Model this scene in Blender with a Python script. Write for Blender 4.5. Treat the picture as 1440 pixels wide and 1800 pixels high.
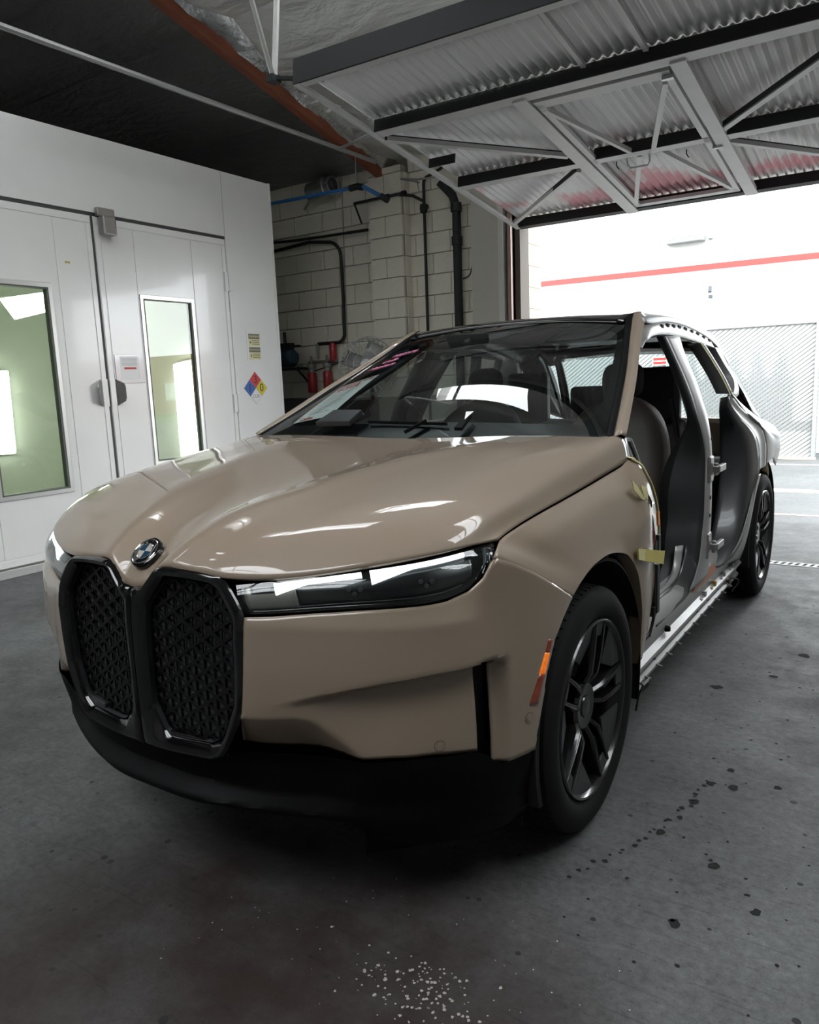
import bpy, bmesh, math, random
import numpy as np
from mathutils import Vector, Matrix

random.seed(7)
S = bpy.context.scene
COL = S.collection
for _o in list(bpy.data.objects):
    bpy.data.objects.remove(_o)

# ------------------------------------------------------------------ camera
cam_d = bpy.data.cameras.new('camera')
cam = bpy.data.objects.new('camera', cam_d)
COL.objects.link(cam)
cam_d.sensor_fit = 'HORIZONTAL'
cam_d.sensor_width = 36.0
cam_d.lens = 36.0 * 1341.28 / 1440.0
cam_d.clip_start = 0.05
cam_d.clip_end = 500
_y, _p, _r = math.radians(33.99888), math.radians(-9.46319), math.radians(-2.30786)
_f = Vector((-math.sin(_y) * math.cos(_p), math.cos(_y) * math.cos(_p), math.sin(_p)))
_rt = Vector((math.cos(_y), math.sin(_y), 0))
_up = _rt.cross(_f)
_r2 = _rt * math.cos(_r) + _up * math.sin(_r)
_u2 = -_rt * math.sin(_r) + _up * math.cos(_r)
cam.matrix_world = Matrix(((_r2.x, _u2.x, -_f.x, 1.75764), (_r2.y, _u2.y, -_f.y, -2.19122), (_r2.z, _u2.z, -_f.z, 1.41404), (0, 0, 0, 1)))
S.camera = cam

# ------------------------------------------------------------------ sky, lights, exposure
W = bpy.data.worlds.new('sky')
S.world = W
W.use_nodes = True
_bg = W.node_tree.nodes['Background']
_bg.inputs['Color'].default_value = (0.93, 0.97, 1.0, 1)
_bg.inputs['Strength'].default_value = 5.0
S.view_settings.view_transform = 'Standard'
S.view_settings.look = 'None'
S.view_settings.gamma = 1.0
S.view_settings.use_curve_mapping = False
S.view_settings.exposure = 1.08
S.cycles.use_denoising = True
S.cycles.max_bounces = 10
S.cycles.diffuse_bounces = 5
S.cycles.glossy_bounces = 5
S.cycles.transparent_max_bounces = 16
S.cycles.sample_clamp_indirect = 8.0

def portal(loc, rot, sx, sy):
    l = bpy.data.lights.new('light_portal', 'AREA')
    l.shape = 'RECTANGLE'; l.size = sx; l.size_y = sy
    l.cycles.is_portal = True
    o = bpy.data.objects.new('light_portal', l); COL.objects.link(o)
    o.location = loc; o.rotation_euler = rot
portal((-0.02, 5.72, 1.5), (math.radians(-90), 0, 0), 3.5, 3.1)

# ------------------------------------------------------------------ materials
def new_mat(name):
    m = bpy.data.materials.new(name); m.use_nodes = True
    nt = m.node_tree
    return m, nt, nt.nodes['Principled BSDF']
def setin(b, **k):
    for a, v in k.items():
        a = a.replace('_', ' ')
        if a in b.inputs:
            b.inputs[a].default_value = v
def srgb(r, g, b):
    f = lambda c: (c / 12.92 if c <= 0.04045 else ((c + 0.055) / 1.055) ** 2.4)
    return (f(r / 255), f(g / 255), f(b / 255), 1)
def mat(name, col, rough=0.5, metal=0.0, coat=0.0, noise=0.0, nscale=8.0, bump=0.0, bscale=60.0, rvar=0.0, emis=None, estr=0.0, spec=0.5):
    m, nt, b = new_mat(name)
    setin(b, Base_Color=col, Roughness=rough, Metallic=metal, Coat_Weight=coat, Coat_Roughness=0.03, Specular_IOR_Level=spec)
    if emis:
        setin(b, Emission_Color=emis, Emission_Strength=estr)
    if noise or rvar or bump:
        tc = nt.nodes.new('ShaderNodeTexCoord')
        n = nt.nodes.new('ShaderNodeTexNoise'); n.inputs['Scale'].default_value = nscale; n.inputs['Detail'].default_value = 6
        nt.links.new(tc.outputs['Object'], n.inputs['Vector'])
        if noise:
            mx = nt.nodes.new('ShaderNodeMix'); mx.data_type = 'RGBA'
            mx.inputs[6].default_value = tuple(c * (1 - noise) for c in col[:3]) + (1,)
            mx.inputs[7].default_value = tuple(min(1, c * (1 + noise)) for c in col[:3]) + (1,)
            nt.links.new(n.outputs['Fac'], mx.inputs[0]); nt.links.new(mx.outputs[2], b.inputs['Base Color'])
        if rvar:
            mr = nt.nodes.new('ShaderNodeMapRange'); mr.inputs[3].default_value = max(0, rough - rvar); mr.inputs[4].default_value = min(1, rough + rvar)
            nt.links.new(n.outputs['Fac'], mr.inputs[0]); nt.links.new(mr.outputs[0], b.inputs['Roughness'])
        if bump:
            n2 = nt.nodes.new('ShaderNodeTexNoise'); n2.inputs['Scale'].default_value = bscale; n2.inputs['Detail'].default_value = 4
            nt.links.new(tc.outputs['Object'], n2.inputs['Vector'])
            bp = nt.nodes.new('ShaderNodeBump'); bp.inputs['Strength'].default_value = bump; bp.inputs['Distance'].default_value = 0.02
            nt.links.new(n2.outputs['Fac'], bp.inputs['Height']); nt.links.new(bp.outputs['Normal'], b.inputs['Normal'])
    return m
def glass_mat(name, tint, ior=1.5, rough=0.0):
    m = bpy.data.materials.new(name); m.use_nodes = True
    nt = m.node_tree; nt.nodes.clear()
    out = nt.nodes.new('ShaderNodeOutputMaterial'); mx = nt.nodes.new('ShaderNodeMixShader')
    fr = nt.nodes.new('ShaderNodeFresnel'); ge = nt.nodes.new('ShaderNodeNewGeometry')
    mr = nt.nodes.new('ShaderNodeMapRange'); mr.inputs[3].default_value = ior; mr.inputs[4].default_value = 1.0 / ior   # same reflectance from both sides of a thin pane
    nt.links.new(ge.outputs['Backfacing'], mr.inputs[0]); nt.links.new(mr.outputs[0], fr.inputs['IOR'])
    tr = nt.nodes.new('ShaderNodeBsdfTransparent'); tr.inputs['Color'].default_value = tint
    gl = nt.nodes.new('ShaderNodeBsdfGlossy'); gl.inputs['Roughness'].default_value = rough; gl.inputs['Color'].default_value = (1, 1, 1, 1)
    nt.links.new(fr.outputs[0], mx.inputs[0]); nt.links.new(tr.outputs[0], mx.inputs[1]); nt.links.new(gl.outputs[0], mx.inputs[2]); nt.links.new(mx.outputs[0], out.inputs[0])
    return m

M = {}
M['paint'] = mat('beige_paint', (0.238, 0.184, 0.135, 1), 0.5, 0.0, 1.0, spec=0.3)
M['silver'] = mat('bare_aluminium', (0.27, 0.27, 0.265, 1), 0.38, 0.35, 0.0, noise=0.12, nscale=5, rvar=0.08)
M['primer'] = mat('grey_primer', (0.035, 0.037, 0.040, 1), 0.36, 0.2, 0.2, noise=0.1)
M['gloss_black'] = mat('gloss_black', (0.003, 0.003, 0.0033, 1), 0.10, 0, 0.3)
M['grille_black'] = mat('grille_panel', (0.014, 0.0145, 0.0145, 1), 0.14, 0, 0.2)
M['lattice'] = mat('grille_lattice_black', (0.003, 0.003, 0.003, 1), 0.4, spec=0.3)
M['blade'] = mat('lamp_blade', (0.20, 0.185, 0.165, 1), 0.32, 0.4)
M['plastic'] = mat('black_plastic', (0.0022, 0.0023, 0.0027, 1), 0.55, 0, 0, bump=0.05, bscale=400, spec=0.10)
M['rubber'] = mat('tyre_rubber', (0.006, 0.006, 0.0062, 1), 0.75, 0, 0, spec=0.2, noise=0.2, nscale=20)
M['void'] = mat('matt_black', (0.003, 0.003, 0.003, 1), 0.9)
M['rim'] = mat('rim_black', (0.007, 0.0072, 0.0075, 1), 0.25, 0.0, 0.25)
M['rim_grey'] = mat('rim_insert_grey', (0.026, 0.029, 0.029, 1), 0.5, 0.0)
M['rim_edge'] = mat('rim_edge_metal', (0.10, 0.10, 0.10, 1), 0.25, 0.9)
M['chrome'] = mat('chrome', (0.75, 0.74, 0.72, 1), 0.12, 1.0)
M['led'] = mat('led_strip', (0.9, 0.95, 1, 1), 0.4, emis=(0.86, 0.95, 1.0, 1), estr=1.15)
M['amber'] = mat('amber_marker', (0.20, 0.028, 0.008, 1), 0.15, 0, 1.0, noise=0.5, nscale=45)
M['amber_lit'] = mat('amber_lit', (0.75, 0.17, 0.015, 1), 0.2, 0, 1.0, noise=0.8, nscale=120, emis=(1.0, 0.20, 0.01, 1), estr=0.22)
M['glass'] = glass_mat('clear_glass', (0.86, 0.91, 0.90, 1))
M['shopwall'] = mat('grey_shop_wall', (0.22, 0.215, 0.205, 1), 0.7)
M['wind'] = glass_mat('windscreen_glass', (0.60, 0.66, 0.65, 1), 1.55)
M['boothglass'] = glass_mat('booth_glass', (0.70, 0.76, 0.66, 1), 1.6)
M['frit'] = mat('black_frit', (0.006, 0.006, 0.007, 1), 0.25)
M['leather'] = mat('brown_leather', (0.075, 0.055, 0.047, 1), 0.5, bump=0.1, bscale=300)
M['leather_dark'] = mat('dark_leather', (0.015, 0.013, 0.013, 1), 0.55, bump=0.1, bscale=300)
M['cabin'] = mat('cabin_black', (0.010, 0.010, 0.011, 1), 0.6)
M['sheet'] = mat('grey_plastic_sheet', (0.022, 0.024, 0.027, 1), 0.35, 0.0)
M['tape'] = mat('masking_tape', (0.44, 0.37, 0.10, 1), 0.55, noise=0.15)
M['tape_pale'] = mat('masking_tape_pale', (0.55, 0.50, 0.25, 1), 0.55)
M['wire'] = mat('black_wire', (0.008, 0.008, 0.008, 1), 0.4)
M['wire_red'] = mat('red_wire', (0.25, 0.03, 0.025, 1), 0.4)
M['copper'] = mat('copper_primer', (0.45, 0.16, 0.06, 1), 0.4, 0.4)
M['brass'] = mat('brass', (0.55, 0.35, 0.08, 1), 0.3, 0.9)
M['foam'] = mat('brown_foam', (0.12, 0.085, 0.03, 1), 0.9, noise=0.4, nscale=50)
M['blue'] = mat('badge_blue', (0.01, 0.045, 0.085, 1), 0.2, 0, 1.0)
M['badge_white'] = mat('badge_silver', (0.55, 0.50, 0.46, 1), 0.3, 0.4, 1.0)
M['paper'] = mat('white_paper', (0.85, 0.85, 0.83, 1), 0.7)
M['red_ink'] = mat('red_ink', (0.6, 0.05, 0.05, 1), 0.6)
M['pink_ink'] = mat('pink_ink', (0.75, 0.25, 0.42, 1), 0.6)
M['ink'] = mat('grey_ink', (0.25, 0.25, 0.27, 1), 0.6)
M['booth'] = mat('booth_white_enamel', (0.78, 0.78, 0.76, 1), 0.22, 0, 0.25, noise=0.05, nscale=3, rvar=0.08)
M['booth_in'] = mat('booth_inside', (0.66, 0.685, 0.625, 1), 0.6, noise=0.1, nscale=2)
M['seam'] = mat('dark_seam', (0.05, 0.05, 0.05, 1), 0.7)
M['steel'] = mat('brushed_steel', (0.35, 0.34, 0.33, 1), 0.35, 0.9, noise=0.15)
M['gasket'] = mat('window_gasket', (0.10, 0.11, 0.09, 1), 0.5)
M['alu_frame'] = mat('aluminium_frame', (0.62, 0.63, 0.61, 1), 0.3, 0.5)
M['tube'] = mat('fluorescent_tube', (1, 1, 1, 1), 0.5, emis=(0.94, 1.0, 0.92, 1), estr=7.0)
M['wood'] = mat('red_timber', (0.23, 0.062, 0.026, 1), 0.55, noise=0.35, nscale=6, bump=0.15, bscale=40)
M['foil_bright'] = mat('foil_edge', (0.62, 0.63, 0.62, 1), 0.22, 0.85, bump=0.5, bscale=14)
M['pipe_dark'] = mat('dark_pipe', (0.02, 0.021, 0.022, 1), 0.5, 0.3)
M['pipe_grey'] = mat('grey_conduit', (0.33, 0.33, 0.32, 1), 0.45, 0.5)
M['pipe_wall'] = mat('painted_conduit', (0.40, 0.38, 0.34, 1), 0.6)
M['blue_hose'] = mat('blue_air_pipe', (0.03, 0.16, 0.42, 1), 0.4)
M['red_metal'] = mat('red_enamel', (0.35, 0.02, 0.025, 1), 0.35, 0, 0.3)
M['motor_blue'] = mat('motor_blue', (0.03, 0.06, 0.09, 1), 0.5, 0.3)
M['cage'] = mat('fan_wire', (0.30, 0.31, 0.30, 1), 0.4, 0.7)
M['door_steel'] = mat('door_frame_grey', (0.68, 0.68, 0.67, 1), 0.5, 0.15, noise=0.08, nscale=10)
M['steel_dark_shade'] = mat('dark_steel_with_shade', (0.010, 0.0105, 0.012, 1), 0.6, 0.0)  # near-black: shade of the door webs put into the colour; also dark hardware
M['track'] = mat('pinkish_steel', (0.33, 0.24, 0.22, 1), 0.4, 0.5)
M['jambwood'] = mat('dark_jamb', (0.10, 0.085, 0.07, 1), 0.7)
M['board'] = mat('painted_board', (0.52, 0.50, 0.44, 1), 0.6, noise=0.05, nscale=2)
M['whitewood'] = mat('white_post', (0.62, 0.61, 0.58, 1), 0.5, noise=0.06)
M['outwall'] = mat('white_render', (0.42, 0.425, 0.42, 1), 0.8, noise=0.02, nscale=0.4)
M['stripe'] = mat('red_stripe', (0.34, 0.035, 0.030, 1), 0.7)
M['slat'] = mat('white_fence_slat', (0.33, 0.34, 0.34, 1), 0.6)
M['fwire'] = mat('galvanised_wire', (0.30, 0.32, 0.32, 1), 0.5, 0.4)
M['fdark'] = mat('fence_dark', (0.05, 0.06, 0.07, 1), 0.6)
M['brick'] = mat('brown_brick', (0.30, 0.13, 0.07, 1), 0.8, noise=0.2, nscale=2)
M['grass'] = mat('grass_green', (0.10, 0.16, 0.05, 1), 0.9, noise=0.3, nscale=2)
M['concrete_out'] = None
M['nf_red'] = mat('sign_red', (0.55, 0.012, 0.02, 1), 0.4)
M['nf_blue'] = mat('sign_blue', (0.01, 0.09, 0.36, 1), 0.4)
M['nf_yellow'] = mat('sign_yellow', (0.60, 0.50, 0.01, 1), 0.4)
M['nf_white'] = mat('sign_white', (0.70, 0.70, 0.68, 1), 0.4)
M['sign_cream'] = mat('sign_cream', (0.62, 0.57, 0.30, 1), 0.5)
M['sign_bar'] = mat('sign_olive_bar', (0.16, 0.14, 0.10, 1), 0.5)
M['ink_black'] = mat('black_ink', (0.015, 0.015, 0.015, 1), 0.5)
M['light_panel'] = mat('plastic_sleeve', (0.72, 0.72, 0.75, 1), 0.12, 0, 0.5)

def concrete_mat(name, base, dark, outside=False):
    m, nt, b = new_mat(name)
    L = nt.links.new
    tc = nt.nodes.new('ShaderNodeTexCoord')
    def noise(sc, det=6, rough=0.6):
        n = nt.nodes.new('ShaderNodeTexNoise'); n.inputs['Scale'].default_value = sc; n.inputs['Detail'].default_value = det; n.inputs['Roughness'].default_value = rough
        L(tc.outputs['Object'], n.inputs['Vector']); return n
    def ramp(src, p0, c0, p1, c1):
        r = nt.nodes.new('ShaderNodeValToRGB'); r.color_ramp.elements[0].position = p0; r.color_ramp.elements[0].color = c0
        r.color_ramp.elements[1].position = p1; r.color_ramp.elements[1].color = c1; L(src, r.inputs[0]); return r
    def mix(fac, a, bb, mode='MIX'):
        x = nt.nodes.new('ShaderNodeMix'); x.data_type = 'RGBA'; x.blend_type = mode
        for s, v in ((0, fac), (6, a), (7, bb)):
            if hasattr(v, 'is_linked') or hasattr(v, 'links'):
                L(v, x.inputs[s])
            else:
                x.inputs[s].default_value = v
        return x.outputs[2]
    n1 = noise(0.9, 8, 0.65)
    r1 = ramp(n1.outputs['Fac'], 0.32, dark, 0.68, base)
    n2 = noise(34, 12, 0.78)
    r2 = ramp(n2.outputs['Fac'], 0.32, (0.50, 0.50, 0.50, 1), 0.68, (1.35, 1.35, 1.35, 1))
    c = mix(1.0, r1.outputs[0], r2.outputs[0], 'MULTIPLY')
    rough = ramp(noise(5, 8, 0.7).outputs['Fac'], 0.3, (0.42, 0.42, 0.42, 1), 0.72, (0.72, 0.72, 0.72, 1))
    setin(b, Specular_IOR_Level=0.35)
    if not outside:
        # darker reddish round zone in the front part of the bay
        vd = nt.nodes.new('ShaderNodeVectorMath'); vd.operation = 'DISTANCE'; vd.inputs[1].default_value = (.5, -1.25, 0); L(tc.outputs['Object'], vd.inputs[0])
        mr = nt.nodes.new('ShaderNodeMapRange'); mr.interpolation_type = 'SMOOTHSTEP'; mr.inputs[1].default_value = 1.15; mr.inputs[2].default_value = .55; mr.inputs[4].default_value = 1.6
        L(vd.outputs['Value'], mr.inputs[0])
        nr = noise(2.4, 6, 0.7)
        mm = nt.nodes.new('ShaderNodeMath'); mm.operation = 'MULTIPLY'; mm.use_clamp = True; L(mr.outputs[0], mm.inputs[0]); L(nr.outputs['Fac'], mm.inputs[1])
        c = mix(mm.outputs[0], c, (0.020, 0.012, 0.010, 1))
        # dark pits and scuffs
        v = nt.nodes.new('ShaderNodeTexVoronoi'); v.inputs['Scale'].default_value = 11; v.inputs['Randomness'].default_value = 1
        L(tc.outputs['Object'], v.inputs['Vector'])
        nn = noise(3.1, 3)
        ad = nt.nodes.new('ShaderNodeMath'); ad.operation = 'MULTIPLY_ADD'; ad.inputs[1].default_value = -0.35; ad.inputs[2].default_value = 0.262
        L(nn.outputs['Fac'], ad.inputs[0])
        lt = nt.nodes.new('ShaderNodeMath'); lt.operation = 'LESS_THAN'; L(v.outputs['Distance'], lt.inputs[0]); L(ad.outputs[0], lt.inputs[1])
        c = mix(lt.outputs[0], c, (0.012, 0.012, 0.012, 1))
        # scratches
        w = nt.nodes.new('ShaderNodeMapping'); w.inputs['Scale'].default_value = (3, 60, 1); w.inputs['Rotation'].default_value = (0, 0, 0.6); L(tc.outputs['Object'], w.inputs['Vector'])
        ns = nt.nodes.new('ShaderNodeTexNoise'); ns.inputs['Scale'].default_value = 1.6; ns.inputs['Detail'].default_value = 3; L(w.outputs[0], ns.inputs['Vector'])
        rs = ramp(ns.outputs['Fac'], 0.34, (0.35, 0.35, 0.35, 1), 0.40, (1, 1, 1, 1))
        c = mix(0.4, c, rs.outputs[0], 'MULTIPLY')
        w2 = nt.nodes.new('ShaderNodeMapping'); w2.inputs['Scale'].default_value = (14, 60, 1); w2.inputs['Rotation'].default_value = (0, 0, -0.9); L(tc.outputs['Object'], w2.inputs['Vector'])
        ns2 = nt.nodes.new('ShaderNodeTexNoise'); ns2.inputs['Scale'].default_value = 1.5; ns2.inputs['Detail'].default_value = 4; ns2.inputs['Distortion'].default_value = 1.2; L(w2.outputs[0], ns2.inputs['Vector'])
        rs2 = ramp(ns2.outputs['Fac'], 0.30, (0.3, 0.3, 0.3, 1), 0.36, (1, 1, 1, 1))
        c = mix(0.55, c, rs2.outputs[0], 'MULTIPLY')
        n5 = noise(150, 2)
        rs4 = ramp(n5.outputs['Fac'], 0.28, (0.25, 0.25, 0.25, 1), 0.36, (1, 1, 1, 1))
        c = mix(0.8, c, rs4.outputs[0], 'MULTIPLY')
    L(c, b.inputs['Base Color']); L(rough.outputs[0], b.inputs['Roughness'])
    bp = nt.nodes.new('ShaderNodeBump'); bp.inputs['Strength'].default_value = 0.35; bp.inputs['Distance'].default_value = 0.006
    L(n2.outputs['Fac'], bp.inputs['Height']); L(bp.outputs['Normal'], b.inputs['Normal'])
    return m
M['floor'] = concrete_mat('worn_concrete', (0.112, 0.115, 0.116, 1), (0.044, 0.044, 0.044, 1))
M['ground'] = concrete_mat('pale_concrete', (0.105, 0.11, 0.11, 1), (0.072, 0.076, 0.076, 1), True)

def foil_mat(nm, c):
    m, nt, b = new_mat(nm)
    setin(b, Base_Color=c, Metallic=0.5, Roughness=0.4)
    tc = nt.nodes.new('ShaderNodeTexCoord'); mp = nt.nodes.new('ShaderNodeMapping'); mp.inputs['Scale'].default_value = (1.0, 2.2, 1.0)
    nt.links.new(tc.outputs['Object'], mp.inputs['Vector'])
    n = nt.nodes.new('ShaderNodeTexNoise'); n.inputs['Scale'].default_value = 2.2; n.inputs['Detail'].default_value = 5; n.inputs['Distortion'].default_value = 0.3
    nt.links.new(mp.outputs[0], n.inputs['Vector'])
    bp = nt.nodes.new('ShaderNodeBump'); bp.inputs['Strength'].default_value = 0.6; bp.inputs['Distance'].default_value = 0.12
    nt.links.new(n.outputs['Fac'], bp.inputs['Height']); nt.links.new(bp.outputs['Normal'], b.inputs['Normal'])
    return m
M['foil'] = foil_mat('foil_insulation', (0.66, 0.66, 0.64, 1))
M['foil_shaded'] = foil_mat('shaded_foil', (0.20, 0.20, 0.195, 1))  # darker copy of the foil, shade of the left ceiling put into its colour

def corr_mat():
    """galvanised corrugated sheet, with worn red paint blotches along the lower third of the door"""
    m, nt, b = new_mat('corrugated_sheet')
    L = nt.links.new
    setin(b, Roughness=0.45, Metallic=0.0)
    tc = nt.nodes.new('ShaderNodeTexCoord'); n = nt.nodes.new('ShaderNodeTexNoise'); n.inputs['Scale'].default_value = 1.3; n.inputs['Detail'].default_value = 5
    L(tc.outputs['Object'], n.inputs['Vector'])
    sp = nt.nodes.new('ShaderNodeSeparateXYZ'); L(tc.outputs['Object'], sp.inputs[0])
    a = nt.nodes.new('ShaderNodeMapRange'); a.interpolation_type = 'SMOOTHSTEP'; a.inputs[1].default_value = 3.55; a.inputs[2].default_value = 4.3; L(sp.outputs[1], a.inputs[0])
    r = nt.nodes.new('ShaderNodeMapRange'); r.interpolation_type = 'SMOOTHSTEP'; r.inputs[1].default_value = 0.50; r.inputs[2].default_value = 0.62; L(n.outputs['Fac'], r.inputs[0])
    mu = nt.nodes.new('ShaderNodeMath'); mu.operation = 'MULTIPLY'; L(a.outputs[0], mu.inputs[0]); L(r.outputs[0], mu.inputs[1])
    mu2 = nt.nodes.new('ShaderNodeMath'); mu2.operation = 'MULTIPLY'; mu2.inputs[1].default_value = 0.7; L(mu.outputs[0], mu2.inputs[0])
    mx = nt.nodes.new('ShaderNodeMix'); mx.data_type = 'RGBA'; mx.inputs[6].default_value = (0.80, 0.80, 0.79, 1); mx.inputs[7].default_value = (0.70, 0.16, 0.22, 1)
    L(mu2.outputs[0], mx.inputs[0]); L(mx.outputs[2], b.inputs['Base Color'])
    return m
M['corr'] = corr_mat()

def block_mat():
    m = mat('painted_block', (0.76, 0.72, 0.62, 1), 0.75, noise=0.10, nscale=3, bump=0.25, bscale=45)
    return m
M['block'] = block_mat()
M['mortar'] = mat('mortar', (0.33, 0.31, 0.265, 1), 0.9)
M['block_out'] = mat('tan_block', (0.62, 0.50, 0.36, 1), 0.8, noise=0.1)
M['darkpaint'] = mat('dark_painted_wall', (0.025, 0.026, 0.028, 1), 0.6)

# ------------------------------------------------------------------ mesh helpers
def cat(pts, n):
    """Catmull-Rom through pts, n samples evenly spaced by length"""
    P = np.array(pts, float)
    if len(P) == 1:
        return np.repeat(P, n, 0)
    if len(P) > 2:
        E = np.vstack([2 * P[0] - P[1], P, 2 * P[-1] - P[-2]])
        out = []
        for i in range(1, len(E) - 2):
            p0, p1, p2, p3 = E[i - 1], E[i], E[i + 1], E[i + 2]
            d = lambda a, b: max(1e-5, np.linalg.norm(b - a) ** 0.5)
            t1 = d(p0, p1); t2 = t1 + d(p1, p2); t3 = t2 + d(p2, p3)
            t = np.linspace(t1, t2, 14, endpoint=False)[:, None]
            a1 = (t1 - t) / t1 * p0 + t / t1 * p1
            a2 = (t2 - t) / (t2 - t1) * p1 + (t - t1) / (t2 - t1) * p2
            a3 = (t3 - t) / (t3 - t2) * p2 + (t - t2) / (t3 - t2) * p3
            b1 = (t2 - t) / t2 * a1 + t / t2 * a2
            b2 = (t3 - t) / (t3 - t1) * a2 + (t - t1) / (t3 - t1) * a3
            out.append((t2 - t) / (t2 - t1) * b1 + (t - t1) / (t2 - t1) * b2)
        P = np.vstack(out + [P[-1:]])
    return lin(P, n)
def lin(pts, n):
    P = np.array(pts, float)
    s = np.concatenate([[0], np.cumsum(np.linalg.norm(np.diff(P, axis=0), axis=1))])
    u = np.linspace(0, s[-1], n)
    return np.stack([np.interp(u, s, P[:, k]) for k in range(P.shape[1])], 1)
def loft(curves, nu, nv, straight=False, along=cat):
    R = np.stack([along(c, nu) for c in curves])           # (k, nu, 3)
    if straight:
        return np.stack([lin(R[:, j], nv) for j in range(nu)], 1)
    return np.stack([cat(R[:, j], nv) if len(curves) > 2 else lin(R[:, j], nv) for j in range(nu)], 1)

class MB:
    def __init__(s): s.v = []; s.f = []
    def add(s, v, f):
        o = len(s.v); s.v += [tuple(map(float, p)) for p in v]; s.f += [tuple(i + o for i in q) for q in f]; return s
    def box(s, a, b):
        (x0, y0, z0), (x1, y1, z1) = a, b
        return s.add([(x0, y0, z0), (x1, y0, z0), (x1, y1, z0), (x0, y1, z0), (x0, y0, z1), (x1, y0, z1), (x1, y1, z1), (x0, y1, z1)],
                     [(3, 2, 1, 0), (4, 5, 6, 7), (0, 1, 5, 4), (1, 2, 6, 5), (2, 3, 7, 6), (3, 0, 4, 7)])
    def hexa(s, q, d):
        """prism: quad/polygon q (list of points) swept by vector d"""
        q = [np.array(p, float) for p in q]; n = len(q); d = np.array(d, float)
        return s.add(q + [p + d for p in q], [tuple(range(n))[::-1], tuple(range(n, 2 * n))] + [(i, (i + 1) % n, n + (i + 1) % n, n + i) for i in range(n)])
    def beam(s, p, q, w, h, up=(0, 0, 1)):
        p, q, up = np.array(p, float), np.array(q, float), np.array(up, float)
        d = q - p; d /= np.linalg.norm(d); sd = np.cross(d, up); sd /= np.linalg.norm(sd); u = np.cross(sd, d)
        a, b = sd * w / 2, u * h / 2
        return s.hexa([p - a - b, p + a - b, p + a + b, p - a + b], q - p)
    def tube(s, pts, r, seg=8, caps=True):
        P = np.array(pts, float); n = len(P)
        rr = np.full(n, r) if np.isscalar(r) else np.array(r, float)
        T = np.gradient(P, axis=0); T /= np.linalg.norm(T, axis=1)[:, None] + 1e-12
        u = np.cross(T[0], (0.31, 0.22, 0.93)); u /= np.linalg.norm(u)
        V = []
        for i in range(n):
            u = u - T[i] * (u @ T[i]); u /= np.linalg.norm(u); w = np.cross(T[i], u)
            for k in range(seg):
                a = 2 * math.pi * k / seg; V.append(P[i] + rr[i] * (math.cos(a) * u + math.sin(a) * w))
        F = [(i * seg + k, i * seg + (k + 1) % seg, (i + 1) * seg + (k + 1) % seg, (i + 1) * seg + k) for i in range(n - 1) for k in range(seg)]
        if caps:
            F += [tuple(range(seg))[::-1], tuple((n - 1) * seg + k for k in range(seg))]
        return s.add(V, F)
    def lathe(s, prof, c, axis, seg=48, a0=0.0, a1=2 * math.pi):
        """prof: (r, h) along axis"""
        ax = np.array(axis, float); ax /= np.linalg.norm(ax)
        u = np.cross(ax, (0, 0, 1.0) if abs(ax[2]) < 0.9 else (1.0, 0, 0)); u /= np.linalg.norm(u); w = np.cross(ax, u); c = np.array(c, float)
        full = abs(a1 - a0 - 2 * math.pi) < 1e-6; m = seg if full else seg + 1; V = []
        for r, h in prof:
            for k in range(m):
                a = a0 + (a1 - a0) * k / seg; V.append(c + ax * h + r * (math.cos(a) * u + math.sin(a) * w))
        F = []
        for i in range(len(prof) - 1):
            for k in range(seg):
                k2 = (k + 1) % m; F.append((i * m + k, i * m + k2, (i + 1) * m + k2, (i + 1) * m + k))
        return s.add(V, F)
    def grid(s, G, close=False):
        nv, nu = G.shape[:2]
        F = [(i * nu + j, i * nu + j + 1, (i + 1) * nu + j + 1, (i + 1) * nu + j) for i in range(nv - 1) for j in range(nu - 1)]
        if close:
            F += [((nv - 1) * nu + j, (nv - 1) * nu + j + 1, j + 1, j) for j in range(nu - 1)]
        return s.add(G.reshape(-1, 3), F)
    def mirror(s):
        m = MB(); m.v = [(-x, y, z) for x, y, z in s.v]; m.f = [q[::-1] for q in s.f]; return m
    def obj(s, name, material, parent=None, smooth=False, solid=0.0, bevel=0.0, out=None, angle=35):
        me = bpy.data.meshes.new(name); me.from_pydata(s.v, [], s.f); me.update()
        bm = bmesh.new(); bm.from_mesh(me)
        bmesh.ops.remove_doubles(bm, verts=bm.verts, dist=1e-6)
        if out is None:
            bmesh.ops.recalc_face_normals(bm, faces=bm.faces)
        else:
            o = Vector(out); t = sum(((f.normal.dot(f.calc_center_median() - o)) * f.calc_area() for f in bm.faces), 0.0)
            if t < 0:
                bmesh.ops.reverse_faces(bm, faces=bm.faces)
        bm.to_mesh(me); bm.free()
        me.materials.append(material)
        o = bpy.data.objects.new(name, me); COL.objects.link(o)
        if smooth:
            me.polygons.foreach_set('use_smooth', [True] * len(me.polygons))
            try: me.set_sharp_from_angle(angle=math.radians(angle))
            except Exception: pass
        if solid:
            md = o.modifiers.new('thickness', 'SOLIDIFY'); md.thickness = solid; md.offset = -1
        if bevel:
            md = o.modifiers.new('bevel', 'BEVEL'); md.width = bevel; md.segments = 2; md.limit_method = 'ANGLE'
        if parent is not None:
            o.parent = parent
            o.matrix_parent_inverse = Matrix.Translation(-Vector(parent_world(parent)))
        return o
def parent_world(p):
    return Vector(p.location) if p.type == 'EMPTY' else Vector((0, 0, 0))
def empty(name, label, catg, loc=(0, 0, 0), group=None):
    o = bpy.data.objects.new(name, None); COL.objects.link(o); o.location = loc; o.empty_display_size = 0.1
    o['label'] = label; o['category'] = catg
    if group: o['group'] = group
    return o
def tag(o, label, catg, group=None):
    o['label'] = label; o['category'] = catg
    if group: o['group'] = group
    return o
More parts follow.
